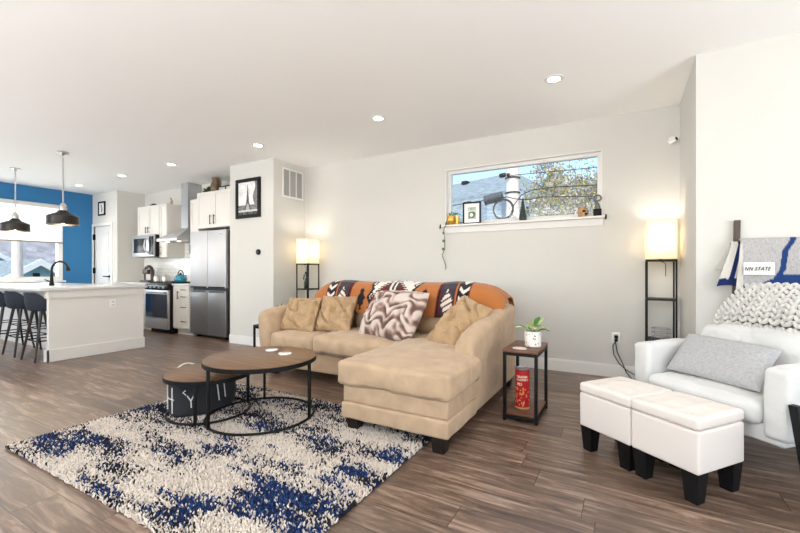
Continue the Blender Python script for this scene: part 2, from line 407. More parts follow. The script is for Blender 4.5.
# left window
w2 = struct(bpy.data.objects.new('window_2', None)); COL.objects.link(w2); w2.location = (XL, LY0, LZ0)
m = MB()
def frame_rect_y(m, y0, y1, z0, z1, x0, x1, w):
    m.b2(x0, x1, y0, y0+w, z0, z1); m.b2(x0, x1, y1-w, y1, z0, z1); m.b2(x0, x1, y0+w, y1-w, z1-w, z1); m.b2(x0, x1, y0+w, y1-w, z0, z0+w)
frame_rect_y(m, LY0, LY1, LZ0, LZ1, XL-.1, XL+.012, .075); m.b2(XL-.09, XL-.03, LY0+1.0, LY0+1.05, LZ0, LZ1); m.build('window_frame', TRIM, w2, smooth=False)
m = MB(); m.b2(XL-.075, XL-.071, LY0+.1, LY1-.1, LZ0+.1, LZ1-.1); m.build('glass_pane', GLASS, w2, smooth=False)
m = MB(); m.b2(XL-.1, XL+.06, LY0-.04, LY1+.04, LZ0-.03, LZ0, .004); m.build('window_sill', TRIM, w2)
# unseen openings keep their panes too
for k, (a, b) in enumerate(fw):
    w = struct(bpy.data.objects.new('window_%d' % (3+k), None)); COL.objects.link(w); w.location = (a, YR, .55)
    m = MB(); frame_rect(m, a, b, .55, 2.45, YR-.12, YR-.06, .06); m.b2((a+b)/2-.03, (a+b)/2+.03, YR-.12, YR-.06, .55, 2.45); m.build('window_frame', TRIM, w, smooth=False)
    m = MB(); m.b2(a+.06, b-.06, YR-.092, YR-.088, .61, 2.39); m.build('glass_pane', GLASS, w, smooth=False)
# pantry door
d1 = struct(bpy.data.objects.new('door_1', None)); COL.objects.link(d1); d1.location = (-9.52, YD, 0)
m = MB(); m.b2(-9.868, -9.172, YD+.02, YD+.06, .004, 2.048)
for (z0, z1) in ((.15, .95), (1.08, 1.92)):
    frame_rect(m, -9.76, -9.28, z0, z1, YD+.008, YD+.02, .02)
m.build('door_panel', TRIM, d1, smooth=False)
m = MB(); m.b2(-9.93, -9.87, YD-.014, YD+.06, 0, 2.11); m.b2(-9.17, -9.09, YD-.014, YD+.06, 0, 2.11); m.b2(-9.87, -9.17, YD-.014, YD+.06, 2.05, 2.11); m.build('door_casing', TRIM, d1, smooth=False)
for z in (1.83, 1.12):
    m = MB(); m.b2(-9.885, -9.845, YD-.02, YD+.02, z-.06, z+.06, .004); m.build('hinge', BLACKM, d1)
m = MB(); m.cyl((-9.25, YD+.02, 1.0), (-9.25, YD-.05, 1.0), .012); m.cyl((-9.25, YD+.019, 1.0), (-9.25, YD+.004, 1.0), .028); m.tube([(-9.25, YD-.045, 1.0), (-9.38, YD-.045, 1.0)], .011); m.build('door_handle', BLACKM, d1)

# ================================================================== OUTSIDE
struct(wallmb((-70, 60, -40, 70, -.95, -.9)).build('ground', mat('dry_grass_ground', (150, 140, 118), .95, var=.2, vs=.8), at=(0, 0, -.9), smooth=False))
SHING = mat('pale_grey_asphalt_shingles', (124, 135, 141), .9, var=.4, vs=4, bump=.5, bs=20, stretch=(1.2, 1.2, 5))
SIDING = mat('pale_blue_clapboard', (138, 180, 198), .8, var=.03, vs=3)
OUTW = mat('exterior_white_trim', (236, 236, 234), .7)
h1 = thing('neighbour_house', (-5.32, 16, -.9), 'neighbouring house with pale grey shingled roof seen through the high window', 'house', -radians(17.9))
m = MB(); m.b2(-7.6, 2.9, -2.2, 2.2, 0, 4.55); m.b2(-7.4, 4.3, -4.6, -2.2, 0, 3.3); m.build('wall', SIDING, h1, local=True, smooth=False)
def slab(name, q, t=.12):
    m = MB(); q = [Vector(p) for p in q]; dn = Vector((0, 0, t))
    m.add(q+[p-dn for p in q], [[0, 1, 2, 3], [7, 6, 5, 4], [0, 4, 5, 1], [1, 5, 6, 2], [2, 6, 7, 3], [3, 7, 4, 0]]); return m.build(name, SHING, h1, local=True, smooth=False)
slab('roof_slope', [(-8, -2.5, 4.58), (3.3, -2.5, 4.58), (1.7, 0, 5.81), (-8, 0, 5.81)])
slab('roof_slope', [(-8, 0, 5.81), (1.7, 0, 5.81), (3.3, 2.5, 4.58), (-8, 2.5, 4.58)])
slab('hip_slope', [(3.3, -2.5, 4.58), (3.3, 2.5, 4.58), (1.75, .05, 5.78), (1.75, -.05, 5.78)])
slab('porch_roof', [(-8, -5.0, 3.1), (4.7, -5.0, 3.1), (4.2, -2.45, 4.5), (-8, -2.45, 4.5)])
for (px_, py_) in ((-.3, -.45), (1.55, -.5), (1.9, -3.1)):
    z = 5.81+py_*.49 if py_ > -2 else 4.5+(py_+2.45)*.55; m = MB(); m.box((px_, py_, z+.06), (.26, .26, .14), .03); m.build('roof_vent', BLACKM, h1, local=True)
POLE = mat('weathered_pale_wood', (222, 208, 200), .9, var=.15, vs=3, stretch=(6, 6, .7), bump=.4, bs=18)
up = thing('utility_pole', (-2.31, 9.5, -.9), 'weathered utility pole standing outside the high window', 'pole')
m = MB(); m.tube([(-2.31, 9.5, -.9), (-2.31, 9.5, 6.5)], [.16, .145], 18); m.build('pole_shaft', POLE, up)
for z in (2.95, 3.3):
    m = MB(); m.tube([(-2.31+.165*cos(a), 9.5+.165*sin(a), z) for a in [2*pi*k/20 for k in range(20)]], .015, 6, True); m.build('band', BLACKM, up)
m = MB(); m.b2(-2.40, -2.32, 9.26, 9.36, 3.30, 3.38, .02); m.build('bracket', BLACKM, up)
def cable(pts, r, label):
    q = []
    for (a, b) in zip(pts[:-1], pts[1:]):
        a, b = Vector(a), Vector(b)
        for i in range(12):
            t = i/12; p = a.lerp(b, t); p.z -= .06*sin(pi*t); q.append(p)
    q.append(Vector(pts[-1])); mm = MB(); mm.tube(q, r, 6)
    return tag(mm.build('overhead_cable', BLACKM, at=pts[0]), label, 'cable')
cable([(-11, 8.8, 2.35), (-2.31, 9.0, 2.78), (-1.6, 9.05, 2.72), (3, 9.3, 2.6)], .010, 'thin black lower cable running past the utility pole and tree')
cable([(-2.31, 9.32, 3.33), (4, 9.6, 3.42)], .009, 'thin upper cable strung from the top band of the utility pole')
sp0, sp1 = Vector((-2.84, 8.98, 2.735)), Vector((-2.40, 8.98, 2.80)); sd_ = (sp1-sp0)
m = MB(); m.tube([sp0, sp0+sd_*.04, sp1-sd_*.04, sp1], [.05, .105, .105, .05], 16)
for k in range(7):
    p = sp0+sd_*(.1+.8*k/6); m.tube([p-sd_*.025, p+sd_*.025], .115, 16)
tag(m.build('splice_case', mat('charcoal_ribbed_plastic', (62, 66, 72), .6), at=tuple(sp0)), 'charcoal ribbed cable splice case hanging before the shingled roof', 'splice case')
m = MB()
for k in range(3):
    r = .205+.010*k; m.tube([(-2.34+r*cos(a), 8.75+.015*k, 2.47+r*sin(a)) for a in [2*pi*i/40 for i in range(40)]], .013, 8, True)
tag(m.build('cable_coil', BLACKM, at=(-2.34, 8.75, 2.47)), 'black coil of spare cable hung against the utility pole', 'cable')
m = MB(); m.tube([(-2.2, 8.75, 2.3), (-2.1, 8.76, 2.55), (-1.95, 8.78, 2.75), (-1.75, 8.8, 2.84), (-1.3, 8.8, 2.86), (-.6, 8.9, 2.84), (1.2, 9.1, 2.82)], .010, 6)
tag(m.build('drop_cable', BLACKM, at=(-2.2, 8.75, 2.3)), 'thin black drop cable arching right from the cable coil', 'cable')
# tree
BARK = mat('grey_bark', (150, 142, 138), .9, var=.25, vs=10)
def tree(x, y, h, label, seed, nleaf, pal, spread=1.):
    rnd = random.Random(seed); t = thing('tree', (x, y, -.9), label, 'tree'); b = MB(); lf = MB(); tips = []
    def grow(p, d, L, r, lev):
        q = [p]; n = 4
        for i in range(n):
            d = (d+Vector((rnd.uniform(-.22, .22), rnd.uniform(-.22, .22), rnd.uniform(-.05, .16)))).normalized(); p = p+d*L/n; q.append(p)
            if lev >= 2: tips.append(p)
        b.tube(q, [r*(1-.45*i/n) for i in range(n+1)], 6 if lev < 3 else 4)
        if lev < 4:
            for k in range(4 if lev < 3 else 3):
                a = rnd.uniform(0, 2*pi); s = rnd.uniform(.5, 1.0)*spread
                dd = (d+Vector((cos(a)*s, sin(a)*s, rnd.uniform(-.1, .4)))).normalized()
                grow(q[rnd.choice((2, 3, 4))], dd, L*rnd.uniform(.55, .75), r*.5, lev+1)
    grow(Vector((x, y, -.9)), Vector((0, 0, 1)), h*.42, .15, 0)
    b.build('branches', BARK, t)
    for i in range(nleaf):
        p = rnd.choice(tips)+Vector((rnd.gauss(0, .13), rnd.gauss(0, .13), rnd.gauss(0, .13))); s = rnd.uniform(.025, .06)
        u = Vector((rnd.gauss(0, 1), rnd.gauss(0, 1), rnd.gauss(0, 1))).normalized(); v = u.orthogonal().normalized(); w_ = u.cross(v)*.012
        lf.add([p-u*s, p+v*s*.5+w_, p+u*s, p-v*s*.5+w_, p-w_], [[0, 1, 2, 3], [0, 4, 2, 1], [0, 3, 2, 4]], lin(rnd.choice(pal)))
    o = lf.build('foliage', LEAFA, t, smooth=False, attr=True); o['kind'] = 'stuff'
    return t
LEAFA = mat_attr('speckled_leaves', .7, 0)
pal1 = [(236, 232, 228), (214, 200, 96), (170, 172, 110), (150, 158, 120), (206, 200, 190), (176, 170, 164), (128, 132, 108), (232, 226, 170), (214, 208, 202), (226, 222, 218), (204, 176, 84)]
tree(-1.25, 10.4, 5.6, 'leafy tree with pale yellow green leaves behind the right of the high window', 5, 7500, pal1, 1.25)
tree(-.1, 11.6, 5.8, 'thin branched tree at the far right edge of the high window', 11, 6500, pal1, 1.3)
# view through the left window
h2 = thing('gable_house', (-22, 7.25, -.9), 'pale blue gabled house seen through the kitchen window beside the faucet', 'house')
def gable_house(root, x, yc, hw, ze, zr, depth):
    m = MB(); m.add([(x, yc-hw, -.9), (x, yc+hw, -.9), (x, yc+hw, ze), (x, yc, zr), (x, yc-hw, ze)]+[(x-depth, a, b) for a, b in ((yc-hw, -.9), (yc+hw, -.9), (yc+hw, ze), (yc, zr), (yc-hw, ze))],
                    [[0, 1, 2, 3, 4], [9, 8, 7, 6, 5], [0, 5, 6, 1], [1, 6, 7, 2], [2, 7, 8, 3], [3, 8, 9, 4], [4, 9, 5, 0]]); m.build('wall', SIDING, root, smooth=False)
    for sg in (-1, 1):
        m = MB(); o = .35; sl = (zr-ze)/hw
        a = (x+.3, yc, zr+.05); b_ = (x+.3, yc+sg*(hw+o), ze-o*sl+.05); t = .14
        m.add([a, b_, (x-depth, b_[1], b_[2]), (x-depth, a[1], a[2])]+[(p[0], p[1], p[2]+t) for p in (a, b_, (x-depth, b_[1], b_[2]), (x-depth, a[1], a[2]))], [[3, 2, 1, 0], [4, 5, 6, 7], [0, 1, 5, 4], [1, 2, 6, 5], [2, 3, 7, 6], [3, 0, 4, 7]]); m.build('roof_slope', SHING, root, smooth=False)
        m = MB(); m.add([(x+.36, a[1], a[2]-.12), (x+.36, b_[1], b_[2]-.12), (x+.36, b_[1], b_[2]+.15), (x+.36, a[1], a[2]+.17), (x+.28, a[1], a[2]-.12), (x+.28, b_[1], b_[2]-.12), (x+.28, b_[1], b_[2]+.15), (x+.28, a[1], a[2]+.17)], [[0, 1, 2, 3], [7, 6, 5, 4], [0, 4, 5, 1], [2, 6, 7, 3], [1, 5, 6, 2], [0, 3, 7, 4]]); m.build('bargeboard', OUTW, root, smooth=False)
    m = MB(); m.box((x+.03, yc-.05, zr-.5), (.05, .22, .2)); m.build('gable_vent', BLACKM, root)
gable_house(h2, -22, 7.25, 2.0, .1, 1.42, 7)
h3 = thing('gable_house', (-32, 7.5, -.9), 'second pale blue house with white bargeboards at left edge of kitchen window', 'house')
gable_house(h3, -32, 7.3, 1.9, 1.65, 2.95, 6)
up2 = copy_thing(up, (-19, 5.7, -.9), 'pale utility pole standing outside the kitchen window')
hm = MB(); hm.sheet(lambda u, v: (-45-8*v, -30+70*u, -1+6.2*v+1.2*nz(u*9, v*2)), 40, 10, th=.2)
struct(hm.build('hillside', mat('wintry_grey_hillside', (146, 143, 148), 1, var=.35, vs=1.2, bump=.8, bs=3), at=(-45, 0, 0)))

# ================================================================== CEILING LIGHTS
LAMPDISC = emit('downlight_diffuser', (255, 248, 236), 14)
cl = ['recessed downlight in ceiling nearest to the high window', 'recessed downlight in ceiling above the sofa', 'recessed downlight in ceiling before the framed tower picture',
      'recessed downlight in ceiling near the refrigerator', 'recessed downlight in ceiling before the range hood', 'recessed downlight in ceiling nearest the blue wall']
root = None
for i, x in enumerate((-.524, -2.29, -4.134, -6.032, -7.47, -9.016)):
    if root is None:
        root = thing('ceiling_light', (x, 3.58, H), cl[0], 'ceiling light', group='recessed downlights')
        m = MB(); m.lathe([(.055, -.0005), (.078, -.0005), (.078, -.006), (.052, -.008)], n=32, ring=True); m.build('trim_ring', TRIM, root, local=True)
        m = MB(); m.lathe([(.053, -.001), (.053, -.0045), (.03, -.0055)], n=32); m.build('diffuser', LAMPDISC, root, local=True)
    else: copy_thing(root, (x, 3.58, H), cl[i])
    d = bpy.data.lights.new('downlight', 'SPOT'); d.energy = 13; d.color = (1, .95, .89); d.spot_size = radians(150); d.spot_blend = .9; d.shadow_soft_size = .07
    o = bpy.data.objects.new('downlight', d); COL.objects.link(o); o.location = (x, 3.58, H-.03)

# ================================================================== KITCHEN
def shaker(m, x0, x1, z0, z1, y, w=.05):
    m.b2(x0, x1, y, y+.012, z0, z1); frame_rect(m, x0, x1, z0, z1, y-.008, y, w)
def bar(x, z0, z1, y, parent, horiz=None):
    m = MB()
    if horiz: m.tube([(x-horiz, y-.03, z0), (x+horiz, y-.03, z0)], .007, 8); m.cyl((x-horiz*.8, y, z0), (x-horiz*.8, y-.03, z0), .005, n=6); m.cyl((x+horiz*.8, y, z0), (x+horiz*.8, y-.03, z0), .005, n=6)
    else: m.tube([(x, y-.03, z0), (x, y-.03, z1)], .007, 8); m.cyl((x, y, z0+.02), (x, y-.03, z0+.02), .005, n=6); m.cyl((x, y, z1-.02), (x, y-.03, z1-.02), .005, n=6)
    return m.build('handle', BLACKM, parent)
def cabinet(name, x0, x1, y0, y1, z0, z1, doors, label, drawers=(), toe=False):
    """doors: (x0,x1,z0,z1,handle_x,hz0,hz1)"""
    c = thing(name, ((x0+x1)/2, y0, z0), label, 'cabinet')
    m = MB(); zb = z0+(.1 if toe else 0); m.b2(x0, x1, y0+.022, y1, zb, z1)
    if toe: m.b2(x0, x1, y0+.09, y1, z0, zb)
    m.build('body', CAB, c, smooth=False)
    for (a, b, e, f, hx, h0, h1) in doors:
        m = MB(); shaker(m, a, b, e, f, y0+.009); d = m.build('door', CAB, c, smooth=False); bar(hx, h0, h1, y0, d)
    for (a, b, e, f) in drawers:
        m = MB(); shaker(m, a, b, e, f, y0+.009, .025); d = m.build('drawer', CAB, c, smooth=False); bar((a+b)/2, (e+f)/2, 0, y0, d, (b-a)*.28)
    return c
UY = 4.36
cabinet('wall_cabinet', -8.50, -7.745, UY, YK, 1.815, 2.385, [(-8.495, -8.125, 1.82, 2.38, -8.165, 1.85, 1.97), (-8.12, -7.75, 1.82, 2.38, -8.08, 1.85, 1.97)], 'white two door wall cabinet above the microwave')
cabinet('wall_cabinet', -7.74, -7.50, UY, YK, 1.37, 2.385, [(-7.735, -7.505, 1.375, 2.38, -7.69, 1.42, 1.58)], 'tall narrow white wall cabinet between microwave and range hood')
cabinet('wall_cabinet', -6.78, -6.53, UY, YK, 1.37, 2.385, [(-6.775, -6.535, 1.375, 2.38, -6.735, 1.42, 1.58)], 'narrow white wall cabinet between range hood and refrigerator')
cabinet('wall_cabinet', -6.50, XFL-.005, 4.3, YK, 1.845, 2.465, [(-6.49, -6.055, 1.85, 2.46, -6.10, 1.90, 2.06), (-6.05, -5.62, 1.85, 2.46, -6.005, 1.90, 2.06)], 'deep white two door wall cabinet over the refrigerator')
# base cabinets
BY = 4.14; CZ = .855
cabinet('base_cabinet', -6.93, -6.475, BY, YK, 0, CZ, [(-6.925, -6.72, .12, .84, -6.755, .62, .76)], 'white base cabinet with door and drawers between range and refrigerator', [(-6.71, -6.48, .12, .36), (-6.71, -6.48, .37, .60), (-6.71, -6.48, .61, .72), (-6.71, -6.48, .73, .84)], True)
cabinet('base_cabinet', XK+.005, -7.68, BY, YK, 0, CZ, [(-8.90, -8.32, .12, .84, -8.36, .62, .76)], 'white base cabinet with drawers left of the range', [(-8.31, -7.69, .12, .36), (-8.31, -7.69, .37, .60), (-8.31, -7.69, .61, .72), (-8.31, -7.69, .73, .84)], True)
m = MB(); m.b2(-6.935, -6.47, BY-.02, YK-.012, CZ, CZ+.032, .004); tag(m.build('countertop', QUARTZ, at=(-6.7, 4.4, CZ)), 'short pale countertop beside the refrigerator', 'countertop')
m = MB(); m.b2(XK+.005, -7.675, BY-.02, YK-.012, CZ, CZ+.032, .004); tag(m.build('countertop', QUARTZ, at=(-8.3, 4.4, CZ)), 'pale countertop left of the range under the microwave', 'countertop')
m = MB(); m.b2(XK+.001, -6.47, YK-.011, YK-.001, CZ+.033, 1.365); m.b2(-7.495, -6.785, YK-.011, YK-.001, 1.365, 1.8); struct(m.build('trim_1', tile_mat(), at=(-7.5, YK, 1), smooth=False))
# range
r = thing('range', (-7.305, 4.08, 0), 'stainless gas range with black cooktop and dark oven window', 'stove')
m = MB(); m.b2(-7.665, -6.945, 4.1, YK-.03, .07, .865); m.b2(-7.64, -6.97, 4.16, YK-.03, 0, .07); m.build('body', BLACKM, r, smooth=False)
d = None
m = MB(); m.b2(-7.66, -6.95, 4.06, 4.1, .27, .77, .006); d = m.build('oven_door', STEEL, r)
m = MB(); m.b2(-7.635, -6.975, 4.054, 4.06, .285, .70); m.build('oven_window', MIRB, d)
m = MB(); m.tube([(-7.62, 4.02, .735), (-6.99, 4.02, .735)], .012, 10); m.cyl((-7.6, 4.06, .735), (-7.6, 4.02, .735), .01, n=8); m.cyl((-7.01, 4.06, .735), (-7.01, 4.02, .735), .01, n=8); m.build('handle', STEEL, d)
m = MB(); m.b2(-7.66, -6.95, 4.06, 4.1, .08, .265, .006); m.build('storage_drawer', STEEL, r)
m = MB(); m.b2(-7.66, -6.95, 4.05, 4.11, .775, .865, .01); m.build('control_panel', BLKGL, r)
for k in range(5):
    x = -7.56+k*.128; m = MB(); m.cyl((x, 4.05, .82), (x, 4.022, .82), .018, .016, n=14); m.build('knob', STEEL, r)
m = MB(); m.b2(-7.665, -6.945, 4.08, YK-.03, .865, .885, .004); m.build('cooktop', BLKGL, r)
for k in range(3):
    x0 = -7.65+k*.235; m = MB()
    for yy in (4.14, 4.38, 4.62): m.b2(x0, x0+.225, yy-.008, yy+.008, .888, .912)
    for xx in (x0+.01, x0+.112, x0+.215): m.b2(xx-.008, xx+.008, 4.14, 4.62, .888, .912)
    m.build('grate', BLACKM, r, smooth=False)
# hood
hd = thing('range_hood', (-7.1, 4.5, 1.66), 'stainless steel chimney hood above the gas range', 'range hood')
m = MB(); hx0, hx1, hy = -7.42, -6.80, 4.13
m.b2(hx0, hx1, hy, YK-.005, 1.645, 1.69)
m.add([(hx0, hy, 1.69), (hx1, hy, 1.69), (hx1, YK-.005, 1.69), (hx0, YK-.005, 1.69), (-7.2, 4.44, 1.9), (-6.97, 4.44, 1.9), (-6.97, YK-.005, 1.9), (-7.2, YK-.005, 1.9)], [[0, 1, 5, 4], [1, 2, 6, 5], [2, 3, 7, 6], [3, 0, 4, 7], [4, 5, 6, 7], [3, 2, 1, 0]])
m.build('canopy', STEEL, hd, smooth=False)
m = MB(); m.b2(-7.19, -6.98, 4.45, YK-.005, 1.9, 2.735); m.build('chimney', STEEL, hd, smooth=False)
for x in (-7.3, -6.95):
    m = MB(); m.lathe([(.03, -.004), (.03, 0), (.02, .001)], (x, 4.26, 1.644), 14); m.build('hood_lamp', emit('hood_lamp_glow', (255, 240, 214), 6), hd)
# microwave
mw = thing('microwave', (-8.12, 4.3, 1.39), 'stainless microwave mounted under the left wall cabinet', 'microwave')
m = MB(); m.b2(-8.5, -7.745, 4.29, YK-.01, 1.385, 1.805); m.build('case', BLACKM, mw, smooth=False)
m = MB(); m.b2(-8.5, -7.745, 4.262, 4.29, 1.385, 1.805, .008); dr = m.build('door', STEEL, mw)
m = MB(); m.b2(-8.44, -8.02, 4.256, 4.262, 1.46, 1.74, .004); m.build('window', BLKGL, dr)
m = MB(); m.tube([(-7.93, 4.262, 1.45), (-7.95, 4.215, 1.5), (-7.955, 4.2, 1.6), (-7.95, 4.215, 1.7), (-7.93, 4.262, 1.745)], .015, 8); m.build('handle', STEEL, dr)
m = MB(); m.b2(-7.9, -7.755, 4.256, 4.262, 1.42, 1.77, .003); m.build('control_panel', BLKGL, dr)
# fridge
fr = thing('refrigerator', (-5.99, 4.15, 0), 'tall four door stainless refrigerator beside the picture wall', 'refrigerator')
fx0, fx1, fy = -6.455, -5.525, 4.15; fm = (fx0+fx1)/2
m = MB(); m.b2(fx0+.005, fx1-.005, fy+.06, YK-.02, .03, 1.765); m.build('case', mat('dark_grey_case', (52, 53, 55), .5), fr, smooth=False)
REFLSTEEL = mat('steel_painted_floor_reflection', (132, 131, 132), .42, metal=.8, var=.05, vs=6, stretch=(1, 1, 30))  # base colour darkened to stand in for the dark floor reflected in the lower doors
SL = mat('light_brushed_steel', (196, 197, 200), .5, metal=.55, var=.03, vs=6, stretch=(1, 1, 30))
for (a, b) in ((fx0, fm-.003), (fm+.003, fx1)):
    m = MB(); m.b2(a, b, fy, fy+.055, .83, 1.775, .012); dd = m.build('upper_door', SL, fr)
    m = MB(); m.b2(a+.02, b-.02, fy-.004, fy+.004, .832, .855); m.build('grip', BLACKM, dd)
    m = MB(); m.b2(a, b, fy, fy+.055, .055, .79, .012); dd = m.build('lower_door', REFLSTEEL, fr)
    m = MB(); m.b2(a+.04, b-.04, fy-.004, fy+.004, .755, .785); m.build('grip', mat('dark_steel_grip', (96, 98, 102), .4, metal=.7), dd)
m = MB(); m.b2(fm+.3, fm+.38, fy-.0015, fy, 1.705, 1.716); m.build('badge', GREYM, fr, smooth=False)
for x in (fx0+.1, fx1-.1): m = MB(); m.b2(x-.03, x+.03, fy+.08, fy+.14, 0, .055); m.build('foot', BLACKM, fr)
# island
isl = thing('kitchen_island', (-7.6, 2.65, 0), 'white panelled kitchen island with pale quartz top', 'kitchen island')
m = MB(); m.b2(-9.0, -6.13, 2.46, 3.2, .0, .865); m.build('base', CAB, isl, smooth=False)
m = MB(); m.b2(-6.17, -6.11, 2.12, 3.215, 0, .865); m.build('end_panel', CAB, isl, smooth=False)
m = MB(); m.b2(-6.11, -6.088, 2.11, 3.22, .775, .865); m.b2(-6.18, -6.11, 2.10, 2.12, .775, .865); m.build('top_rail', CAB, isl, smooth=False)
m = MB(); m.b2(-6.11, -6.09, 2.095, 3.225, 0, .15, .004); m.b2(-6.19, -6.09, 2.095, 2.12, 0, .15, .004); m.build('skirting', CAB, isl, smooth=False)
m = MB(); m.b2(-9.05, -6.065, 2.02, 3.24, .865, .90, .005); m.build('countertop', QUARTZ, isl)
m = MB(); m.b2(-6.111, -6.1, 2.775, 2.855, .61, .725, .004); pl = m.build('outlet_plate', WHITEP, isl)
m = MB()
for z in (.645, .69): m.b2(-6.1, -6.0985, 2.795, 2.835, z-.014, z+.014)
m.build('socket', mat('pale_grey_plastic', (205, 205, 203), .5), pl, smooth=False)
fc = thing('faucet', (-7.17, 2.52, .9), 'matte black gooseneck faucet on the island top', 'faucet')
m = MB(); m.lathe([(.032, 0), (.032, .02), (.024, .05), (.02, .09), (.017, .16)], (-7.17, 2.52, .9), 18); m.build('base', BLACKM, fc)
pts = [(-7.17, 2.52, 1.05)]+[(-7.17+.18-.18*cos(a), 2.52+.06*(1-cos(a))/2, 1.12+.125*sin(a)) for a in [pi*k/14 for k in range(0, 13)]]
m = MB(); m.tube(pts, .014, 12); m.build('spout', BLACKM, fc)
e = Vector(pts[-1]); m = MB(); m.tube([e, e+Vector((.012, .0, -.03)), e+Vector((.02, 0, -.065))], [.017, .024, .027], 12); m.build('spray_head', BLACKM, fc)
m = MB(); m.tube([(-7.17, 2.5, .96), (-7.17, 2.44, .99)], .008, 8); m.build('lever', BLACKM, fc)
# stools
NAVY = mat('charcoal_navy_upholstery', (26, 32, 46), .75, bump=.1, bs=160)
WALN = mat('dark_walnut_legs', (40, 27, 22), .4)
st = thing('bar_stool', (-6.38, 2.21, 0), 'navy bucket seat bar stool nearest the island end panel', 'stool', group='bar stools along the island')
def bucket(u, v):
    a = (u-.5)*2*2.35; r = .165+.015*cos(a); back = max(0, cos(a/1.0)) if abs(a) < pi/2 else 0
    hgt = .19*sm(1.9, .5, abs(a))+.015
    k = v
    if k < .55:
        q = k/.55; return (r*q*sin(a)*.98, -r*q*cos(a)*.98, .63+.012*q*q)
    q = (k-.55)/.45; f = 1+.14*sin(q*pi/2); return (r*f*sin(a), -r*f*cos(a), .642+hgt*q**1.2)
m = MB(); m.sheet(bucket, 30, 14, th=-.028); m.build('bucket_shell', NAVY, st, local=True)
m = MB(); m.soft((0, .01, .655), (.31, .31, .05), .024, (0, 0, .01)); m.build('seat_pad', NAVY, st, local=True)
for sx in (-1, 1):
    for sy in (-1, 1):
        m = MB(); m.tube([(sx*.12, sy*.11, .63), (sx*.20, sy*.20, 0)], [.018, .011], 10); m.build('leg', WALN, st, local=True)
m = MB(); z = .25; k = .12+.08*(.63-z)/.63; q_ = .11+.09*(.63-z)/.63
m.tube([(-k, -q_, z), (k, -q_, z), (k, q_, z), (-k, q_, z)], .008, 8, True); m.build('footrest', BLACK, st, local=True)
m = MB(); z = .40; k = .12+.08*(.63-z)/.63; q_ = .11+.09*(.63-z)/.63
m.tube([(-k, -q_, z), (k, -q_, z), (k, q_, z), (-k, q_, z)], .006, 8, True); m.build('stretcher', BLACK, st, local=True)
copy_thing(st, (-7.0, 2.21, 0), 'navy bucket seat bar stool second from the island end panel')
copy_thing(st, (-7.62, 2.21, 0), 'navy bucket seat bar stool cut by the left edge of the photo')
# pendants
BRONZE = mat('dark_bronze_enamel', (34, 27, 24), .4, metal=.3)
pn = thing('pendant_lamp', (-6.7, 2.48, H), 'dark domed pendant lamp nearer the fridge over the island', 'pendant lamp', group='island pendant lamps')
m = MB(); m.lathe([(.065, 0), (.065, -.018), (.02, -.035), (.012, -.05)], n=24); m.build('canopy', CHROME, pn, local=True)
m = MB(); m.cyl((0, 0, -.045), (0, 0, -.70), .006, n=8)
for k in range(23): m.lathe([(.008, -.012), (.012, 0), (.008, .012)], (0, 0, -.08-k*.027), 8)
m.build('chain_stem', CHROME, pn, local=True)
m = MB(); m.lathe([(.02, -.70), (.036, -.73), (.042, -.75), (.042, -.80)], n=24); m.build('socket_cap', CHROME, pn, local=True)
prof = [(.045, -.80), (.06, -.815), (.07, -.832), (.166, -.875), (.176, -.886), (.178, -.985), (.184, -.99), (.184, -1.0), (.171, -.998), (.168, -.895), (.158, -.885), (.066, -.845), (.04, -.825)]
m = MB(); m.lathe(prof, n=36); m.build('shade', BRONZE, pn, local=True)
m = MB(); m.ell((0, 0, -.94), (.04, .04, .05), n=16, m=10); m.build('bulb', emit('warm_bulb', (255, 214, 160), 9), pn, local=True)
pn2 = copy_thing(pn, (-8.42, 2.5, H), 'dark domed pendant lamp nearer the left edge over the island')
for p in (pn, pn2):
    d = bpy.data.lights.new('pendant_bulb', 'POINT'); d.energy = 16; d.color = (1, .82, .6); d.shadow_soft_size = .04
    o = bpy.data.objects.new('pendant_bulb', d); COL.objects.link(o); o.location = (p.location.x, p.location.y, H-1.01)
# roller blind
rb = thing('roller_blind', (XL+.03, 2.0, 1.68), 'white roller blind half lowered over the kitchen window', 'blind')
m = MB(); m.b2(XL+.02, XL+.085, LY0-.03, LY1+.0, 2.36, 2.43, .02); m.build('cassette', mat('blind_cassette', (214, 212, 208), .5), rb)
m = MB(); m.b2(XL+.04, XL+.043, LY0, LY1-.01, 1.69, 2.37); m.build('fabric', shade_mat('white_blind_fabric', (246, 246, 246), .5), rb, smooth=False)
m = MB(); m.b2(XL+.03, XL+.053, LY0, LY1-.01, 1.66, 1.69, .008); m.build('hem_bar', mat('taupe_hem_bar', (150, 142, 132), .5), rb)
# counter items
cm = thing('coffee_maker', (-8.25, 4.42, .887), 'dark bronze and cream coffee maker on the left counter', 'coffee maker')
BRP = mat('brown_plastic', (62, 50, 46), .4)
m = MB(); m.b2(-8.43, -8.13, 4.36, 4.56, .887, .925, .01); m.tube([(-8.40, 4.46, .92), (-8.40, 4.46, 1.10), (-8.37, 4.46, 1.17), (-8.28, 4.46, 1.20), (-8.19, 4.46, 1.17), (-8.16, 4.46, 1.10), (-8.16, 4.46, .92)], .032, 10); m.build('body', BRP, cm)
m = MB(); m.b2(-8.37, -8.19, 4.44, 4.54, .925, 1.15, .02); m.build('water_tank', mat('cream_plastic', (214, 206, 196), .4), cm)
m = MB(); m.b2(-8.37, -8.19, 4.38, 4.44, 1.05, 1.14, .012); m.build('brew_head', BRP, cm)
sj = thing('lidded_jar', (-7.93, 4.42, .887), 'small silver lidded jar between coffee maker and range', 'jar')
m = MB(); m.lathe([(.052, 0), (.056, .02), (.056, .10), (.045, .125)], (-7.93, 4.42, .887), 20); m.build('body', mat('pale_pewter', (196, 190, 182), .3, metal=.5), sj)
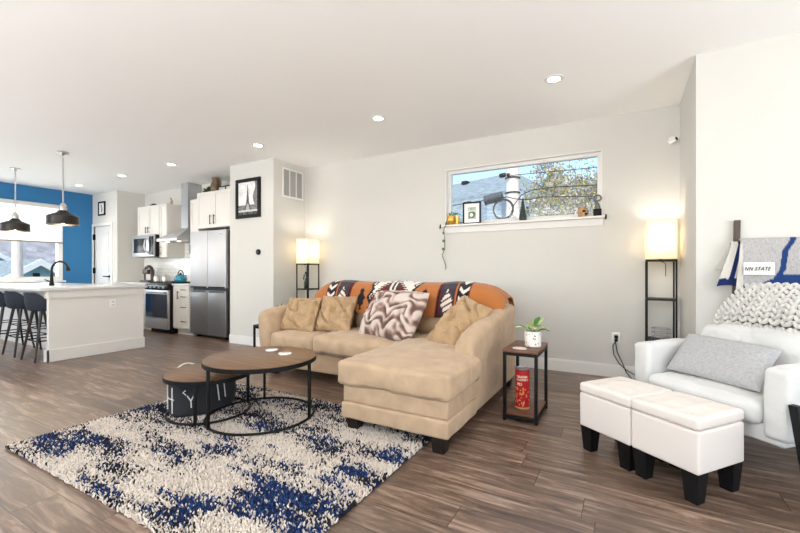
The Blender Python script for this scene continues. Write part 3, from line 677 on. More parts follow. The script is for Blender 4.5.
m = MB(); m.lathe([(.046, .123), (.04, .14), (.01, .15), (.013, .165), (.006, .175)], (-7.93, 4.42, .887), 20); m.build('lid', STEEL, sj)
s2 = copy_thing(sj, (-7.79, 4.5, .887), 'small silver lidded jar nearest the range')
kt = thing('kettle', (-6.98, 4.33, .913), 'teal blue kettle sitting on the cooktop', 'kettle')
TEAL = mat('teal_enamel', (24, 132, 158), .2, coat=.5)
kc = (-7.06, 4.36, .913)
m = MB(); m.lathe([(.09, 0), (.105, .03), (.1, .08), (.07, .12), (.03, .135)], kc, 24); m.build('body', TEAL, kt)
m = MB(); m.tube([Vector(kc)+Vector((.09, 0, .06)), Vector(kc)+Vector((.14, 0, .09)), Vector(kc)+Vector((.16, 0, .12))], [.025, .018, .014], 10); m.build('spout', TEAL, kt)
m = MB(); m.tube([Vector(kc)+Vector((.085*cos(a), 0, .11+.1*sin(a))) for a in [pi*k/10 for k in range(11)]], .009, 8); m.build('handle', BLACKM, kt)
m = MB(); m.lathe([(.03, .134), (.02, .145), (.012, .16), (.004, .165)], kc, 14); m.build('lid', BLACKM, kt)
# things on top of the cabinets
def bushy(name, loc, w, h, label, n, pot=None, matl=LEAF, seed=1, cat='plant'):
    rnd = random.Random(seed); t = thing(name, loc, label, cat); b = MB(); L = Vector(loc)
    z0 = .0
    if pot:
        mm = MB(); mm.lathe([(pot[0]*.8, 0), (pot[0], pot[1]), (pot[0]*.86, pot[1]), (pot[0]*.8, pot[1]*.85)], loc, 20); mm.build('pot', pot[2], t); z0 = pot[1]*.85
    for i in range(n):
        a = rnd.uniform(0, 2*pi); rr = rnd.uniform(.3, 1)*w/2; hh = z0+rnd.uniform(.35, 1)*h*(1-.35*(rr/(w/2))); p1 = L+Vector((cos(a)*rr, sin(a)*rr, hh)); p0 = L+Vector((cos(a)*rr*.2, sin(a)*rr*.2, z0))
        md = (p0+p1)/2+Vector((0, 0, .25*h)); s = Vector((-sin(a), cos(a), 0))*w*.1
        b.add([p0, p0.lerp(md, .8)+s, p1, p0.lerp(md, .8)-s, p0.lerp(md, .8)+Vector((0, 0, -.008))], [[0, 1, 2], [0, 2, 3], [0, 4, 2]])
    b.build('foliage', matl, t, smooth=False); return t
bushy('trailing_plant', (-8.2, 4.52, 2.385), .2, .09, 'small dark green plant on the cabinet above the microwave', 40, None, LEAFD, 3)
fg = thing('figurine', (-7.66, 4.55, 2.385), 'small pinkish bird figurine on top of the tall narrow cabinet', 'figurine')
PINK = mat('dusty_pink_ceramic', (196, 160, 148), .5); m = MB(); m.lathe([(.035, 0), (.04, .01), (.018, .03), (.025, .06), (.022, .09), (.008, .115)], (-7.66, 4.55, 2.385), 16); m.build('body', PINK, fg)
m = MB(); m.tube([(-7.66, 4.55, 2.48), (-7.655, 4.53, 2.515), (-7.63, 4.51, 2.52)], [.012, .016, .004], 8); m.build('head', PINK, fg)
bushy('leafy_plant', (-6.50+.1, 4.48, 2.465), .26, .17, 'dark leafy plant beside the brown pitcher above the refrigerator', 60, None, LEAFD, 5)
pt = thing('pitcher', (-6.2, 4.46, 2.465), 'brown earthenware pitcher on the cabinet over the refrigerator', 'pitcher')
EARTH = mat('brown_earthenware', (110, 88, 66), .5, var=.3, vs=14)
m = MB(); m.lathe([(.06, 0), (.085, .04), (.09, .11), (.065, .19), (.055, .22), (.07, .26), (.06, .262), (.045, .22)], (-6.2, 4.46, 2.465), 24); m.build('body', EARTH, pt)
m = MB(); m.tube([(-6.2+.06, 4.46, 2.465+.23), (-6.2+.125, 4.46, 2.465+.21), (-6.2+.13, 4.46, 2.465+.14), (-6.2+.085, 4.46, 2.465+.09)], .012, 8); m.build('handle', EARTH, pt)
m = MB(); m.tube([(-6.2-.05, 4.46, 2.465+.24), (-6.2-.09, 4.46, 2.465+.27)], [.03, .016], 8); m.build('spout', EARTH, pt)
pf = thing('picture_strip', (-5.8, 4.42, 2.465), 'dark strip frame of small photos on the cabinet over the refrigerator', 'picture frame')
m = MB(); m.b2(-6.08, -5.5, 4.42, 4.45, 2.465, 2.56); m.build('frame', BLACKM, pf, smooth=False)
for k in range(3):
    x = -6.05+k*.185; m = MB(); m.b2(x, x+.15, 4.415, 4.42, 2.485, 2.54); m.build('photo', mat('pale_photo', (206, 202, 196), .5, var=.3, vs=20), pf, smooth=False)

# ================================================================== PARTITION WALL
pc = thing('framed_print', (-4.92, YF, 2.2), 'black framed grey print of a lattice tower on the partition wall', 'picture')
m = MB(); frame_rect(m, -5.185, -4.655, 1.905, 2.495, YF-.028, YF-.001, .05); m.build('frame', BLACKM, pc, smooth=False)
def tower(u, v):   # generic lattice tower print, (0..1)
    x = (u-.48); hw = .012+.05*sm(.95, .4, v)+.24*max(0, (.46-v)/.46)**1.6
    g = .90+.12*fbm(u*4, v*5, 3)
    if abs(x) < hw and .14 < v < .93:
        g = .16+.18*(((u*40+v*30) % 2) < 1)
        if v < .34 and abs(x) < .1*sqrt(max(0, 1-(v/.34)**2)): g = .6
    if v > .42 and v < .47 and abs(x) < .06: g = .15
    if u > .8+.06*sin(v*9) and v > .3: g = .25+.25*(nz(u*40, v*40) > 0)
    if v < .30 and not abs(x) < hw: g = min(g, .38+.3*nz(u*25, v*25))
    if v < .14: g = .75 if v > .09 else .22+.2*nz(u*20, v*8)
    return (max(.02, g)**1.6,)*3
m = MB(); m.sheet(lambda u, v: (-5.135+.43*u, YF-.012, 1.955+.49*v), 60, 72, tower, th=.003); m.build('print', mat_attr('matte_print', .5, 0), pc, attr=True, smooth=False)
th = thing('thermostat', (-4.70, YF, 1.39), 'round black thermostat on the partition wall', 'thermostat')
m = MB(); m.lathe([(.04, 0), (.042, .008), (.04, .024), (.034, .028)], (0, 0, 0), 24); 
for v in m.v: v.xyz = (-4.70+v.x, YF-v.z, 1.39+v.y)
m.build('dial', BLACKM, th)
m = MB(); m.lathe([(.03, .028), (.028, .03)], (0, 0, 0), 24)
for v in m.v: v.xyz = (-4.70+v.x, YF-v.z, 1.39+v.y)
m.build('screen', BLKGL, th)
vt = thing('air_vent', (XS, 4.52, 2.44), 'white return air grille high on the partition side wall', 'vent')
m = MB(); frame_rect_y(m, 4.255, 4.685, 2.21, 2.645, XS, XS+.014, .022); m.b2(XS, XS+.012, 4.395, 4.411, 2.23, 2.62); m.b2(XS, XS+.012, 4.529, 4.545, 2.23, 2.62); m.build('frame', TRIM, vt, smooth=False)
m = MB(); m.b2(XS, XS+.004, 4.27, 4.67, 2.23, 2.62); 
for k in range(24): m.box((XS+.006, 4.47, 2.238+k*.0162), (.008, .39, .004), rot=Matrix.Rotation(radians(35), 3, 'Y'))
m.build('louvres', mat('grey_louvres', (176, 176, 175), .6), vt, smooth=False)
# small frame on pantry wall
sf = thing('framed_print', (-9.51, YD, 2.41), 'small narrow black frame above the pantry door', 'picture')
m = MB(); frame_rect(m, -9.66, -9.38, 2.27, 2.56, YD-.02, YD-.001, .03); m.build('frame', BLACKM, sf, smooth=False)
m = MB(); m.b2(-9.63, -9.41, YD-.01, YD-.002, 2.30, 2.53); m.build('mat_board', WHITEP, sf, smooth=False)
m = MB(); m.tube([(-9.52, YD-.012, 2.34), (-9.50, YD-.012, 2.42), (-9.53, YD-.012, 2.49)], .008, 6); m.build('motif', BLACKM, sf)
# outlet with plugs and cord
ou = thing('wall_outlet', (-.08, YW, .41), 'white wall outlet with a black plug below the high window', 'outlet')
m = MB(); m.b2(-.12, -.045, YW-.007, YW, .355, .47, .003); m.build('plate', WHITEP, ou)
m = MB()
for z in (.39, .435): m.b2(-.1, -.065, YW-.009, YW-.007, z-.014, z+.014)
m.build('socket', mat('socket_grey', (200, 200, 198), .5), ou, smooth=False)
m = MB(); m.box((-.08, YW-.025, .425), (.035, .036, .03), .006); m.tube([(-.08, YW-.04, .42), (-.085, YW-.05, .37), (-.07, YW-.05, .27), (-.02, YW-.06, .16), (.01, YW-.07, .08), (.06, YW-.06, .012), (.2, YW-.08, .008), (.27, YW-.1, .008)], .0045, 6)
tag(m.build('power_cord', BLACKM, at=(-.08, YW-.03, .4)), 'black plug and cord in the upper socket of the wall outlet', 'cord')
m = MB(); m.box((-.08, YW-.025, .39), (.03, .036, .026), .006); m.tube([(-.085, YW-.045, .385), (-.11, YW-.05, .33), (-.10, YW-.05, .24), (-.05, YW-.05, .15), (.02, YW-.05, .09), (.1, YW-.05, .05), (.2, YW-.05, .05), (.25, YW-.06, .06)], .004, 6)
tag(m.build('power_cord', BLACKM, at=(-.08, YW-.03, .38)), 'thinner black cord in the lower socket curving to the floor lamp', 'cord')
sc_ = thing('security_camera', (.42, YW, 2.38), 'small white sensor mounted high by the right wall corner', 'camera')
m = MB(); m.cyl((.40, YW, 2.40), (.40, YW-.03, 2.40), .028, n=16); m.tube([(.40, YW-.03, 2.40), (.41, YW-.05, 2.385)], .008); m.build('mount', WHITEP, sc_)
m = MB(); m.tube([(.375, YW-.055, 2.365), (.43, YW-.085, 2.385)], .022, 14); m.build('housing', WHITEP, sc_)
m = MB(); m.tube([(.43, YW-.085, 2.385), (.435, YW-.088, 2.387)], .017, 14); m.build('lens', BLACKM, sc_)
for (x, z, lb) in ((-.175, 1.685, 'tiny dark wall hook right of the window sill'), (-2.075, 1.685, 'tiny dark wall hook left of the window sill')):
    m = MB(); m.tube([(x, YW, z), (x, YW-.02, z), (x, YW-.025, z-.02), (x, YW-.015, z-.03)], .005, 6); m.b2(x-.008, x+.008, YW-.004, YW, z-.025, z+.025); tag(m.build('wall_hook', BLACKM, at=(x, YW, z)), lb, 'hook')

# ================================================================== SILL ITEMS
SZ = WZ0
gp = thing('plant_pot', (-1.91, YW-.04, SZ), 'small gold pot with a trailing vine at left end of the sill', 'plant')
GOLD = mat('brushed_gold', (214, 168, 78), .3, metal=.6)
m = MB(); m.lathe([(.03, 0), (.05, .03), (.055, .08), (.05, .115), (.044, .115), (.046, .08)], (-1.91, YW-.04, SZ), 20); m.build('pot', GOLD, gp)
m = MB()
for k in range(7):
    a = k*.9; m.tube([(-1.91+.02*cos(a), YW-.04+.02*sin(a), SZ+.1), (-1.91+.05*cos(a)+.03, YW-.04+.04*sin(a), SZ+.14+.01*(k % 3)), (-1.91+.07*cos(a)+.06, YW-.04+.05*sin(a), SZ+.12+.012*(k % 4))], [.003, .006, .002], 6)
m.build('foliage', LEAF, gp)
m = MB(); m.tube([(-1.88, YW-.06, SZ+.1), (-1.95, YW-.08, SZ+.06), (-1.985, YW-.1, SZ-.06), (-1.975, YW-.09, SZ-.2), (-2.0, YW-.04, SZ-.3), (-2.04, YW-.03, SZ-.38), (-2.01, YW-.03, SZ-.45), (-1.985, YW-.03, SZ-.53), (-2.0, YW-.03, SZ-.56)], .0045, 6); vn = m.build('vine', mat('brown_vine', (92, 88, 58), .7), gp)
for (x, y, z) in ((-2.0, -.08, -.20), (-2.02, -.045, -.30), (-1.99, -.1, -.10), (-1.96, -.08, .02)):
    m = MB(); m.ell((x, YW+y, SZ+z), (.016, .006, .02), n=8, m=6); m.build('leaf', LEAF, vn)
g2 = thing('gold_cup', (-1.825, YW-.045, SZ), 'narrow gold cup between the gold pot and photo frame', 'cup')
m = MB(); m.lathe([(.018, 0), (.026, .05), (.028, .1), (.024, .1), (.02, .05)], (-1.825, YW-.045, SZ), 16); m.build('cup', GOLD, g2)
pf2 = thing('photo_frame', (-1.65, YW-.02, SZ), 'black framed photo with white mat standing on the window sill', 'picture frame')
m = MB(); frame_rect(m, -1.76, -1.53, SZ, SZ+.27, YW-.03, YW-.008, .018); m.build('frame', BLACKM, pf2, smooth=False)
m = MB(); frame_rect(m, -1.742, -1.548, SZ+.018, SZ+.252, YW-.024, YW-.014, .045); m.build('mat_board', WHITEP, pf2, smooth=False)
def pho(u, v):
    g = .5+.3*nz(u*3, v*4, 9)
    if (u-.45)**2+(v-.35)**2*1.6 < .05: g = .85
    elif (u-.5)**2+(v-.4)**2 < .12: g = .08
    if v > .62 and v < .75: g = .7
    return (g*.9, g, g*.85)
m = MB(); m.sheet(lambda u, v: (-1.697+.104*u, YW-.018, SZ+.063+.144*v), 24, 32, pho, th=.002); m.build('photo', mat_attr('photo_print', .4, 0), pf2, attr=True, smooth=False)
tr = thing('cone_ornament', (-1.03, YW-.02, SZ), 'dark green cone ornament standing mid window sill', 'ornament')
m = MB(); m.lathe([(.034, 0), (.036, .015), (.045, .02), (.016, .21), (.007, .26), (.002, .27)], (-1.03, YW-.02, SZ), 16); m.build('cone', mat('dark_green_glaze', (40, 48, 46), .35, var=.5, vs=40), tr)
mg = thing('mug', (-.40, YW-.03, SZ), 'brown and white face mug near right end of the sill', 'mug')
m = MB(); m.lathe([(.036, 0), (.042, .01), (.046, .105), (.041, .105), (.038, .02)], (-.40, YW-.03, SZ), 24); m.build('body', mat('tan_glaze', (182, 140, 92), .35, var=.25, vs=30), mg)
m = MB(); m.tube([(-.40-.04, YW-.03, SZ+.075), (-.40-.07, YW-.035, SZ+.065), (-.40-.072, YW-.035, SZ+.035), (-.40-.04, YW-.03, SZ+.02)], .007, 8); m.build('handle', WHITEP, mg)
m = MB(); m.ell((-.385, YW-.07, SZ+.06), (.02, .006, .012), n=10, m=6); m.ell((-.36, YW-.068, SZ+.03), (.016, .006, .01), n=10, m=6); m.build('painted_face', BLACKM, mg)
fg2 = thing('figurine', (-.25, YW-.02, SZ), 'grey looped sculpture on a black base at the sill right end', 'figurine')
m = MB(); m.b2(-.295, -.215, YW-.045, YW+.01, SZ, SZ+.08, .008); m.build('base', BLACKM, fg2)
m = MB(); m.tube([(-.255, YW-.018, SZ+.08), (-.255, YW-.018, SZ+.13), (-.27, YW-.018, SZ+.16)], [.03, .02, .01], 10); m.tube([(-.255+.035*cos(a), YW-.018, SZ+.195+.03*sin(a)) for a in [2*pi*k/18 for k in range(18)]], .009, 8, True); m.build('sculpture', mat('weathered_pewter', (122, 122, 112), .5, metal=.4), fg2)

# ================================================================== RUG
rgx0, rgx1, rgy0, rgy1 = -3.37, -1.10, .955, 2.60
rug = thing('area_rug', (-2.25, 1.8, 0), 'cream, black and blue shag rug under the coffee tables', 'rug')
m = MB(); m.b2(rgx0+.01, rgx1-.01, rgy0+.01, rgy1-.01, .001, .008); m.build('backing', mat('dark_rug_backing', (50, 46, 46), .95), rug, smooth=False)
blobs = [(-3.25, 1.12, .26, .10, .8), (-3.0, 1.26, .32, .06, .7), (-1.5, 1.38, .26, .16, .95), (-1.8, 1.10, .24, .12, .8), (-1.28, 1.72, .14, .14, .8), (-1.2, 2.05, .1, .14, .75), (-2.6, 2.28, .14, .16, .75), (-2.25, 1.98, .12, .08, .5), (-1.7, 1.64, .24, .07, .55), (-1.2, 1.2, .16, .12, .8), (-2.3, 1.0, .28, .05, .65), (-2.45, 1.4, .3, .05, .45)]
CRE, CRE2, BLK, NVY, NV2, GRY = [lin(c) for c in ((228, 218, 206), (206, 192, 180), (40, 39, 44), (28, 46, 86), (48, 76, 124), (150, 147, 152))]
def rugcol(x, y, rnd):
    bl = 0
    for (bx_, by_, sx, sy, a) in blobs: bl = max(bl, a*exp(-((x-bx_)/sx)**2-((y-by_)/sy)**2))
    bl += .75*fbm(x*3, y*9, 8.5, 5)+rnd.uniform(-.28, .28)
    if bl > .50: return NVY if rnd.random() < .6 else (NV2 if rnd.random() < .7 else CRE2)
    k = .75*fbm(x*2.4+5, y*6.5, 1.3, 6)+.30*sm(.15, .5, bl)+rnd.uniform(-.44, .44)+.12*sm(-2.2, -3.2, x)+.16*sm(1.7, 2.4, y)
    if k > .36: return BLK if rnd.random() < .8 else NVY
    if k > .27: return GRY if rnd.random() < .5 else CRE2
    return CRE if rnd.random() < .72 else CRE2
rnd = random.Random(3); vs = []; fs = []; cs = []; step = .0098
nx = int((rgx1-rgx0)/step); ny = int((rgy1-rgy0)/step)
for i in range(nx):
    for j in range(ny):
        x = rgx0+(i+rnd.random())*step; y = rgy0+(j+rnd.random())*step
        c = rugcol(x, y, rnd); hgt = .026+rnd.uniform(-.006, .006); a = rnd.uniform(0, 6.28); lx, ly = rnd.gauss(0, .008), rnd.gauss(0, .008); r_ = .0072; o = len(vs)
        for k in range(3): vs.append(Vector((x+r_*cos(a+k*2.094), y+r_*sin(a+k*2.094), .006)))
        for k in range(3): vs.append(Vector((x+lx*.7+r_*.75*cos(a+k*2.094+.5), y+ly*.7+r_*.75*sin(a+k*2.094+.5), hgt*.75)))
        vs.append(Vector((x+lx, y+ly, hgt)))
        fs += [[o, o+1, o+4, o+3], [o+1, o+2, o+5, o+4], [o+2, o, o+3, o+5], [o+3, o+4, o+6], [o+4, o+5, o+6], [o+5, o+3, o+6]]
        cs += [c]*7
m = MB(); m.v = vs; m.f = fs; m.c = cs
o = m.build('pile', mat_attr('shag_yarn', .95, 0), rug, attr=True, ang=180); o['kind'] = 'stuff'

# ================================================================== SOFA
sofa = thing('sectional_sofa', (-2.2, 3.1, 0), 'tan microsuede sectional sofa with chaise on the right', 'sofa')
SXL, SXR = -3.43, -.93; SYF, SYB = 3.04, 3.98; CYF = 2.2
m = MB(); m.soft(((SXL+.08-1.7)/2, (SYF+.03+SYB)/2, .20), (-1.7-(SXL+.08), SYB-SYF-.03, .22), .02, wr=(.003, 5)); m.build('seat_base', TAN, sofa)
def narrow(cx, cy, lim, y0=2.74):
    def f(o):
        k = sm(y0-.03, y0+.01, o.y+cy); o.x = min(o.x, (lim-cx)*k+9*(1-k)); return o
    return f
m = MB(); cyc = (CYF+SYB)/2; m.soft((-1.315, cyc, .153), (.80, SYB-CYF, .115), .018, (0, 0, 0), (.004, 6), fn=narrow(-1.315, cyc, -.97)); m.soft((-1.315, cyc+.006, .27), (.785, SYB-CYF-.012, .125), .018, (0, 0, 0), (.004, 6), fn=narrow(-1.315, cyc, -.97)); m.build('chaise_base', TAN, sofa)
m = MB(); m.soft((-2.99, 3.36, .375), (.60, .72, .165), .05, (.0, .02, .03), (.010, 7), seed=2); m.build('seat_cushion', TAN, sofa)
m = MB(); m.soft((-2.2, 3.35, .385), (.99, .76, .185), .055, (.0, .03, .035), (.011, 6), seed=5); m.build('seat_cushion', TAN, sofa)
m = MB(); m.soft((-1.32, 2.93, .41), (.85, 1.5, .165), .032, (.01, .012, .035), (.009, 6), seed=9, div=14, fn=narrow(-1.32, 2.93, -1.085, 2.735)); m.build('chaise_cushion', TAN, sofa)
m = MB(); m.soft((-2.03, 3.84, .52), (2.10, .27, .82), .12, (0, .01, .01), (.006, 3), seed=1); m.build('backrest', TAN, sofa)
def arm(xo, xi, prof, name='arm'):
    """prof: rows (y, z_top, lean) from front to back; xo outer, xi inner"""
    sg = 1 if xo > xi else -1; m = MB(); rings = []
    for (y, zt, fl, sc) in prof:
        w = abs(xo-xi)*sc; cx = (xo+xi)/2; ring = []
        hw = w/2; zb = .1
        pts = [(-hw, zb), (-hw*1.0, zb+.5*(zt-zb)), (-hw, zt-hw*.9)]
        n = 9
        for k in range(n+1):
            a = pi-pi*k/n; pts.append((hw*cos(a), zt-hw*.9+hw*.9*sin(a)))
        pts += [(hw, zb+.5*(zt-zb)), (hw, zb)]
        for (px_, pz) in pts:
            t = (pz-zb)/(zt-zb); ring.append(Vector((cx+sg*fl*t*t+px_, y+.04*sin(t*pi)*(-1 if y < prof[1][0] else 0), pz)))
        rings.append(ring)
    m.loft(rings); 
    for v in m.v:
        w_ = .006*nz(v.x*5, v.y*5, v.z*5); v.x += w_; v.z += w_
    return m.build(name, TAN, sofa, ang=60)
arm(SXR, SXR-.165, [(2.725, .52, .0, .5), (2.73, .585, .0, .8), (2.76, .63, .0, .95), (2.84, .665, .005, 1), (3.0, .70, .01, 1), (3.3, .74, .015, 1), (3.6, .775, .02, 1), (3.85, .80, .01, 1), (3.94, .79, .0, .96), (3.985, .7, 0, .7)])
arm(SXL, SXL+.16, [(3.02, .56, .08, .5), (3.025, .63, .09, .8), (3.05, .67, .095, .95), (3.12, .695, .10, 1), (3.3, .71, .10, 1), (3.6, .74, .07, 1), (3.85, .77, .04, 1), (3.94, .76, .0, .96), (3.985, .7, 0, .7)])
for (xa, xb, sd) in ((-3.22, -2.62, 1), (-2.62, -1.9, 2), (-1.9, -1.14, 3)):
    m = MB(); m.soft(((xa+xb)/2, 3.66, .67), (xb-xa-.01, .20, .42), .085, (0, .04, .02), (.012, 6), rot=Matrix.Rotation(radians(-9), 3, 'X'), seed=sd*3); m.build('back_cushion', TAN, sofa)
for (x, y, zb) in ((-1.64, 2.27, .022), (-.99, 2.26, 0), (-3.33, 3.12, 0), (-3.33, 3.9, 0), (-1.0, 3.88, 0), (-2.2, 3.9, 0)):
    m = MB(); b = bmesh.new(); bmesh.ops.create_cone(b, cap_ends=True, segments=4, radius1=.052, radius2=.066, depth=.1-zb); m.bm(b, Matrix.Translation((x, y, zb+(.1-zb)/2)) @ Matrix.Rotation(pi/4, 4, 'Z')); m.build('leg', DARKW, sofa, smooth=False)
# southwestern blanket
ORG, DKB, MAR, WHT, BRN, CHR = [lin(c) for c in ((176, 108, 56), (26, 22, 30), (104, 34, 36), (228, 220, 210), (84, 52, 40), (58, 54, 60))]
def blcol(X, s):
    """X along the sofa; s = distance down from the top line, negative to the rear"""
    u = X+2.1; side = 1 if u > 0 else -1; au = abs(u)*(1 if u < 0 else 1.02)
    z = (s % .16)/.16; tri = abs(2*z-1)
    # centre medallion
    hw = .29+.05*(abs(((s*13) % 2)-1)-.5)
    if au < hw:
        if hw-au < .03: return DKB
        st_ = floor(max(0, s+.01)/.018)*.018; w_ = .05+1.5*st_-(.03 if (s/.018) % 1 < .45 else 0)
        if s > -.02 and au < w_:
            if au < .06: return CHR if abs(au-.025) > .012 else WHT
            return MAR if au < w_-.022 else DKB
        zig = .05*abs(((u*22) % 2)-1)
        if abs(s+.05-zig) < .010 or abs(au-.235-.03*abs(((s*40) % 2)-1)) < .010: return DKB
        return WHT
    if au < .43:                        # orange with dark serpent motif
        dz = s-.17; k = .38+.03*sin(s*60)
        if abs(au-.385) < .045*(1-min(1, abs(dz)/.12))+.012*(sin(s*90) > 0) and abs(dz) < .12: return DKB
        if -.04 < s < .0 and abs(au-.38) < .05 and (floor(X*60) % 2): return MAR
        return ORG
    if au < .53: return ORG
    b = (au-.53)
    if b < .012 or .03 < b < .042: return MAR
    if b < .03: return DKB
    if b < .18:
        dz = (s % .34)-.2
        if abs(b-.11) < .055-abs(floor(abs(dz)/.025))*.012: return WHT if (floor(s*55+b*30) % 3) else MAR
        return CHR if b > .05 else DKB
    if b < .21: return MAR if (b < .188 or b > .2) else ORG
    if b < .33:
        zz = ((s+abs(b-.27)*.8) % .085)
        if abs(b-.27) < .05: return WHT if zz < .035 else DKB
        return DKB if b < .32 else MAR
    return ORG
BX0, BX1 = -3.16, -.95
def blprof(t):   # t=0 front lower edge ... 1 rear lower edge ; returns (y,z,s)
    pts = [(3.50, .66), (3.515, .74), (3.545, .84), (3.58, .91), (3.64, .962), (3.73, .985), (3.84, .985), (3.94, .965), (3.993, .9), (4.005, .8), (4.01, .62)]
    a = t*(len(pts)-1); i = min(int(a), len(pts)-2); f_ = a-i
    return (pts[i][0]*(1-f_)+pts[i+1][0]*f_, pts[i][1]*(1-f_)+pts[i+1][1]*f_)
def blfn(u, v):
    X = BX0+(BX1-BX0)*u; y, z = blprof(v)
    e = max(0, (X+1.32)/.37); e2 = max(0, (-2.93-X)/.19)
    z -= .13*e*e*e+.06*e2*e2
    if v < .5: y += .02*e
    hump = .022*sm(-.9, .9, cos((X+2.1)*2*pi/.72)); z += hump*sin(min(1, v*1.6)*pi)
    w = .012*fbm(X*5, v*3, 2.2, 3); return (X+.03*(v-.5)*sin(X*3), y-abs(w)*.6-.008, z+.006+w*.5)
def blc(u, v):
    X = BX0+(BX1-BX0)*u; y, z = blprof(v); s = (.985-z) if v < .55 else -(.985-z)-.1
    return blcol(X, s+.0)
bl = MB(); bl.sheet(blfn, 330, 90, blc, th=.008)
tag(bl.build('throw_blanket', mat_attr('woven_wool_blanket', .95, .3, 260, .2), at=(-2.05, 3.8, .9), attr=True, ang=80), 'orange southwestern patterned blanket draped over the sofa back', 'blanket')
# pillows on the sofa
def wrk(seed, amp, sc):
    return lambda x, y, u, v: -amp*exp(-(nz(x*sc+seed, y*sc*1.4+seed*3+1.2*x*sc, seed)/.10)**2)-amp*.6*exp(-(nz(x*sc*1.9+seed, y*sc*1.6-x*sc, seed*2)/.12)**2)+amp*.5*nz(x*sc*2, y*sc*2, seed)
m = MB(); m.pillow((-3.33, 3.18, .46), (-2.82, 3.15, .475), (-2.93, 3.43, .81), (-3.42, 3.43, .795), .17, seed=2, n=56, wr=(.005, 7), front=wrk(2, .032, 4.5)); tag(m.build('throw_pillow', TANP, at=(-3.1, 3.3, .47)), 'tan throw pillow leftmost on the sofa against the left arm', 'pillow')
m = MB(); m.pillow((-2.88, 3.24, .475), (-2.40, 3.22, .49), (-2.50, 3.50, .835), (-2.97, 3.50, .83), .17, seed=8, n=56, wr=(.005, 7), front=wrk(8, .034, 4.2)); tag(m.build('throw_pillow', TANP, at=(-2.7, 3.35, .48)), 'tan throw pillow between the leftmost pillow and the fur pillow', 'pillow')
m = MB(); m.pillow((-1.50, 3.08, .49), (-1.18, 2.92, .50), (-.955, 3.27, .79), (-1.27, 3.46, .89), .20, seed=14, n=56, wr=(.005, 7), front=wrk(14, .034, 4.0)); tag(m.build('throw_pillow', TANP, at=(-1.2, 3.2, .5)), 'tan throw pillow tilted against the right arm above the chaise', 'pillow')
F1, F2, F3, F4 = [lin(c) for c in ((214, 200, 190), (150, 120, 108), (104, 78, 70), (188, 168, 158))]
def furwave(x, y):
    a = x*40+5*nz(x*8+3, y*9, 1); b = y*62+4.5*nz(x*9, y*9+7, 2)+2.4*sin(x*30+4*nz(x*6, y*6, 5))
    return sin(b)*.6+.4*sin(a*.9+b*.3)
def furcol(x, y):
    w = furwave(x, y)+.35*nz(x*30, y*30, 1); t = sm(-.9, .8, w)
    c = mixc(F3, F2, sm(0, .4, t)); c = mixc(c, F4, sm(.35, .65, t)); return mixc(c, F1, sm(.6, .95, t))
m = MB(); m.pillow((-2.28, 3.20, .485), (-1.66, 3.10, .49), (-1.60, 3.40, .90), (-2.21, 3.46, .90), .24, n=90, seed=21, wr=(.008, 9), pinch=-.03, pw=3, colfn=furcol, front=lambda x, y, u, v: .020*furwave(x, y))
tag(m.build('fur_pillow', mat_attr('brown_and_cream_faux_fur', .9, .5, 120, .3), at=(-1.95, 3.25, .5), attr=True, ang=180), 'ruched brown and cream faux fur pillow mid sofa', 'pillow')

# ================================================================== COFFEE TABLES
def round_table(cx, cy, r, ztop, legs, z0, label, ro):
    t = thing('coffee_table', (cx, cy, z0), label, 'coffee table')
    m = MB(); m.lathe([(r-.012, ztop-.018), (r-.004, ztop-.016), (r-.004, ztop-.002), (r-.008, ztop)], (cx, cy, 0), 64); m.build('tabletop', WOODT, t, ang=50)
    m = MB(); m.lathe([(r-.03, ztop-.034), (r, ztop-.034), (r, ztop-.004), (r-.004, ztop-.004), (r-.004, ztop-.019), (r-.03, ztop-.019)], (cx, cy, 0), 64, ring=True); m.build('rim', BLACK, t)
    m = MB(); m.tube([(cx+ro*cos(a), cy+ro*sin(a), z0+.009) for a in [2*pi*k/64 for k in range(64)]], .009, 8, True); m.build('base_ring', BLACK, t)
    for a in legs:
        x, y = cx+ro*cos(a), cy+ro*sin(a); m = MB(); m.box((x, y, (z0+ztop-.03)/2), (.02, .02, ztop-.03-z0), .002, rot=Matrix.Rotation(a, 3, 'Z')); m.build('leg', BLACK, t)
    return t
RZ = .027
round_table(-2.38, 2.095, .405, .47, (atan2(-.38, -.1), atan2(.12, .37), atan2(.28, -.28)), RZ, 'large round walnut coffee table on black ring base', .385)
round_table(-2.80, 1.96, .315, .34, (atan2(-.24, .18), atan2(.28, .1), atan2(.05, -.3)), RZ, 'small round nesting coffee table tucked under the large one', .295)
COAST = mat('white_marble', (226, 222, 218), .25, var=.18, vs=40)
for (x, y, lb) in ((-2.471, 2.278, 'white marble coaster on the table, farther from the chaise'), (-2.274, 2.23, 'white marble coaster on the table, nearer the chaise')):
    m = MB(); m.lathe([(.046, 0), (.05, .003), (.05, .009), (.046, .012)], (x, y, .47), 28); tag(m.build('coaster', COAST, at=(x, y, .47)), lb, 'coaster', 'marble coasters')
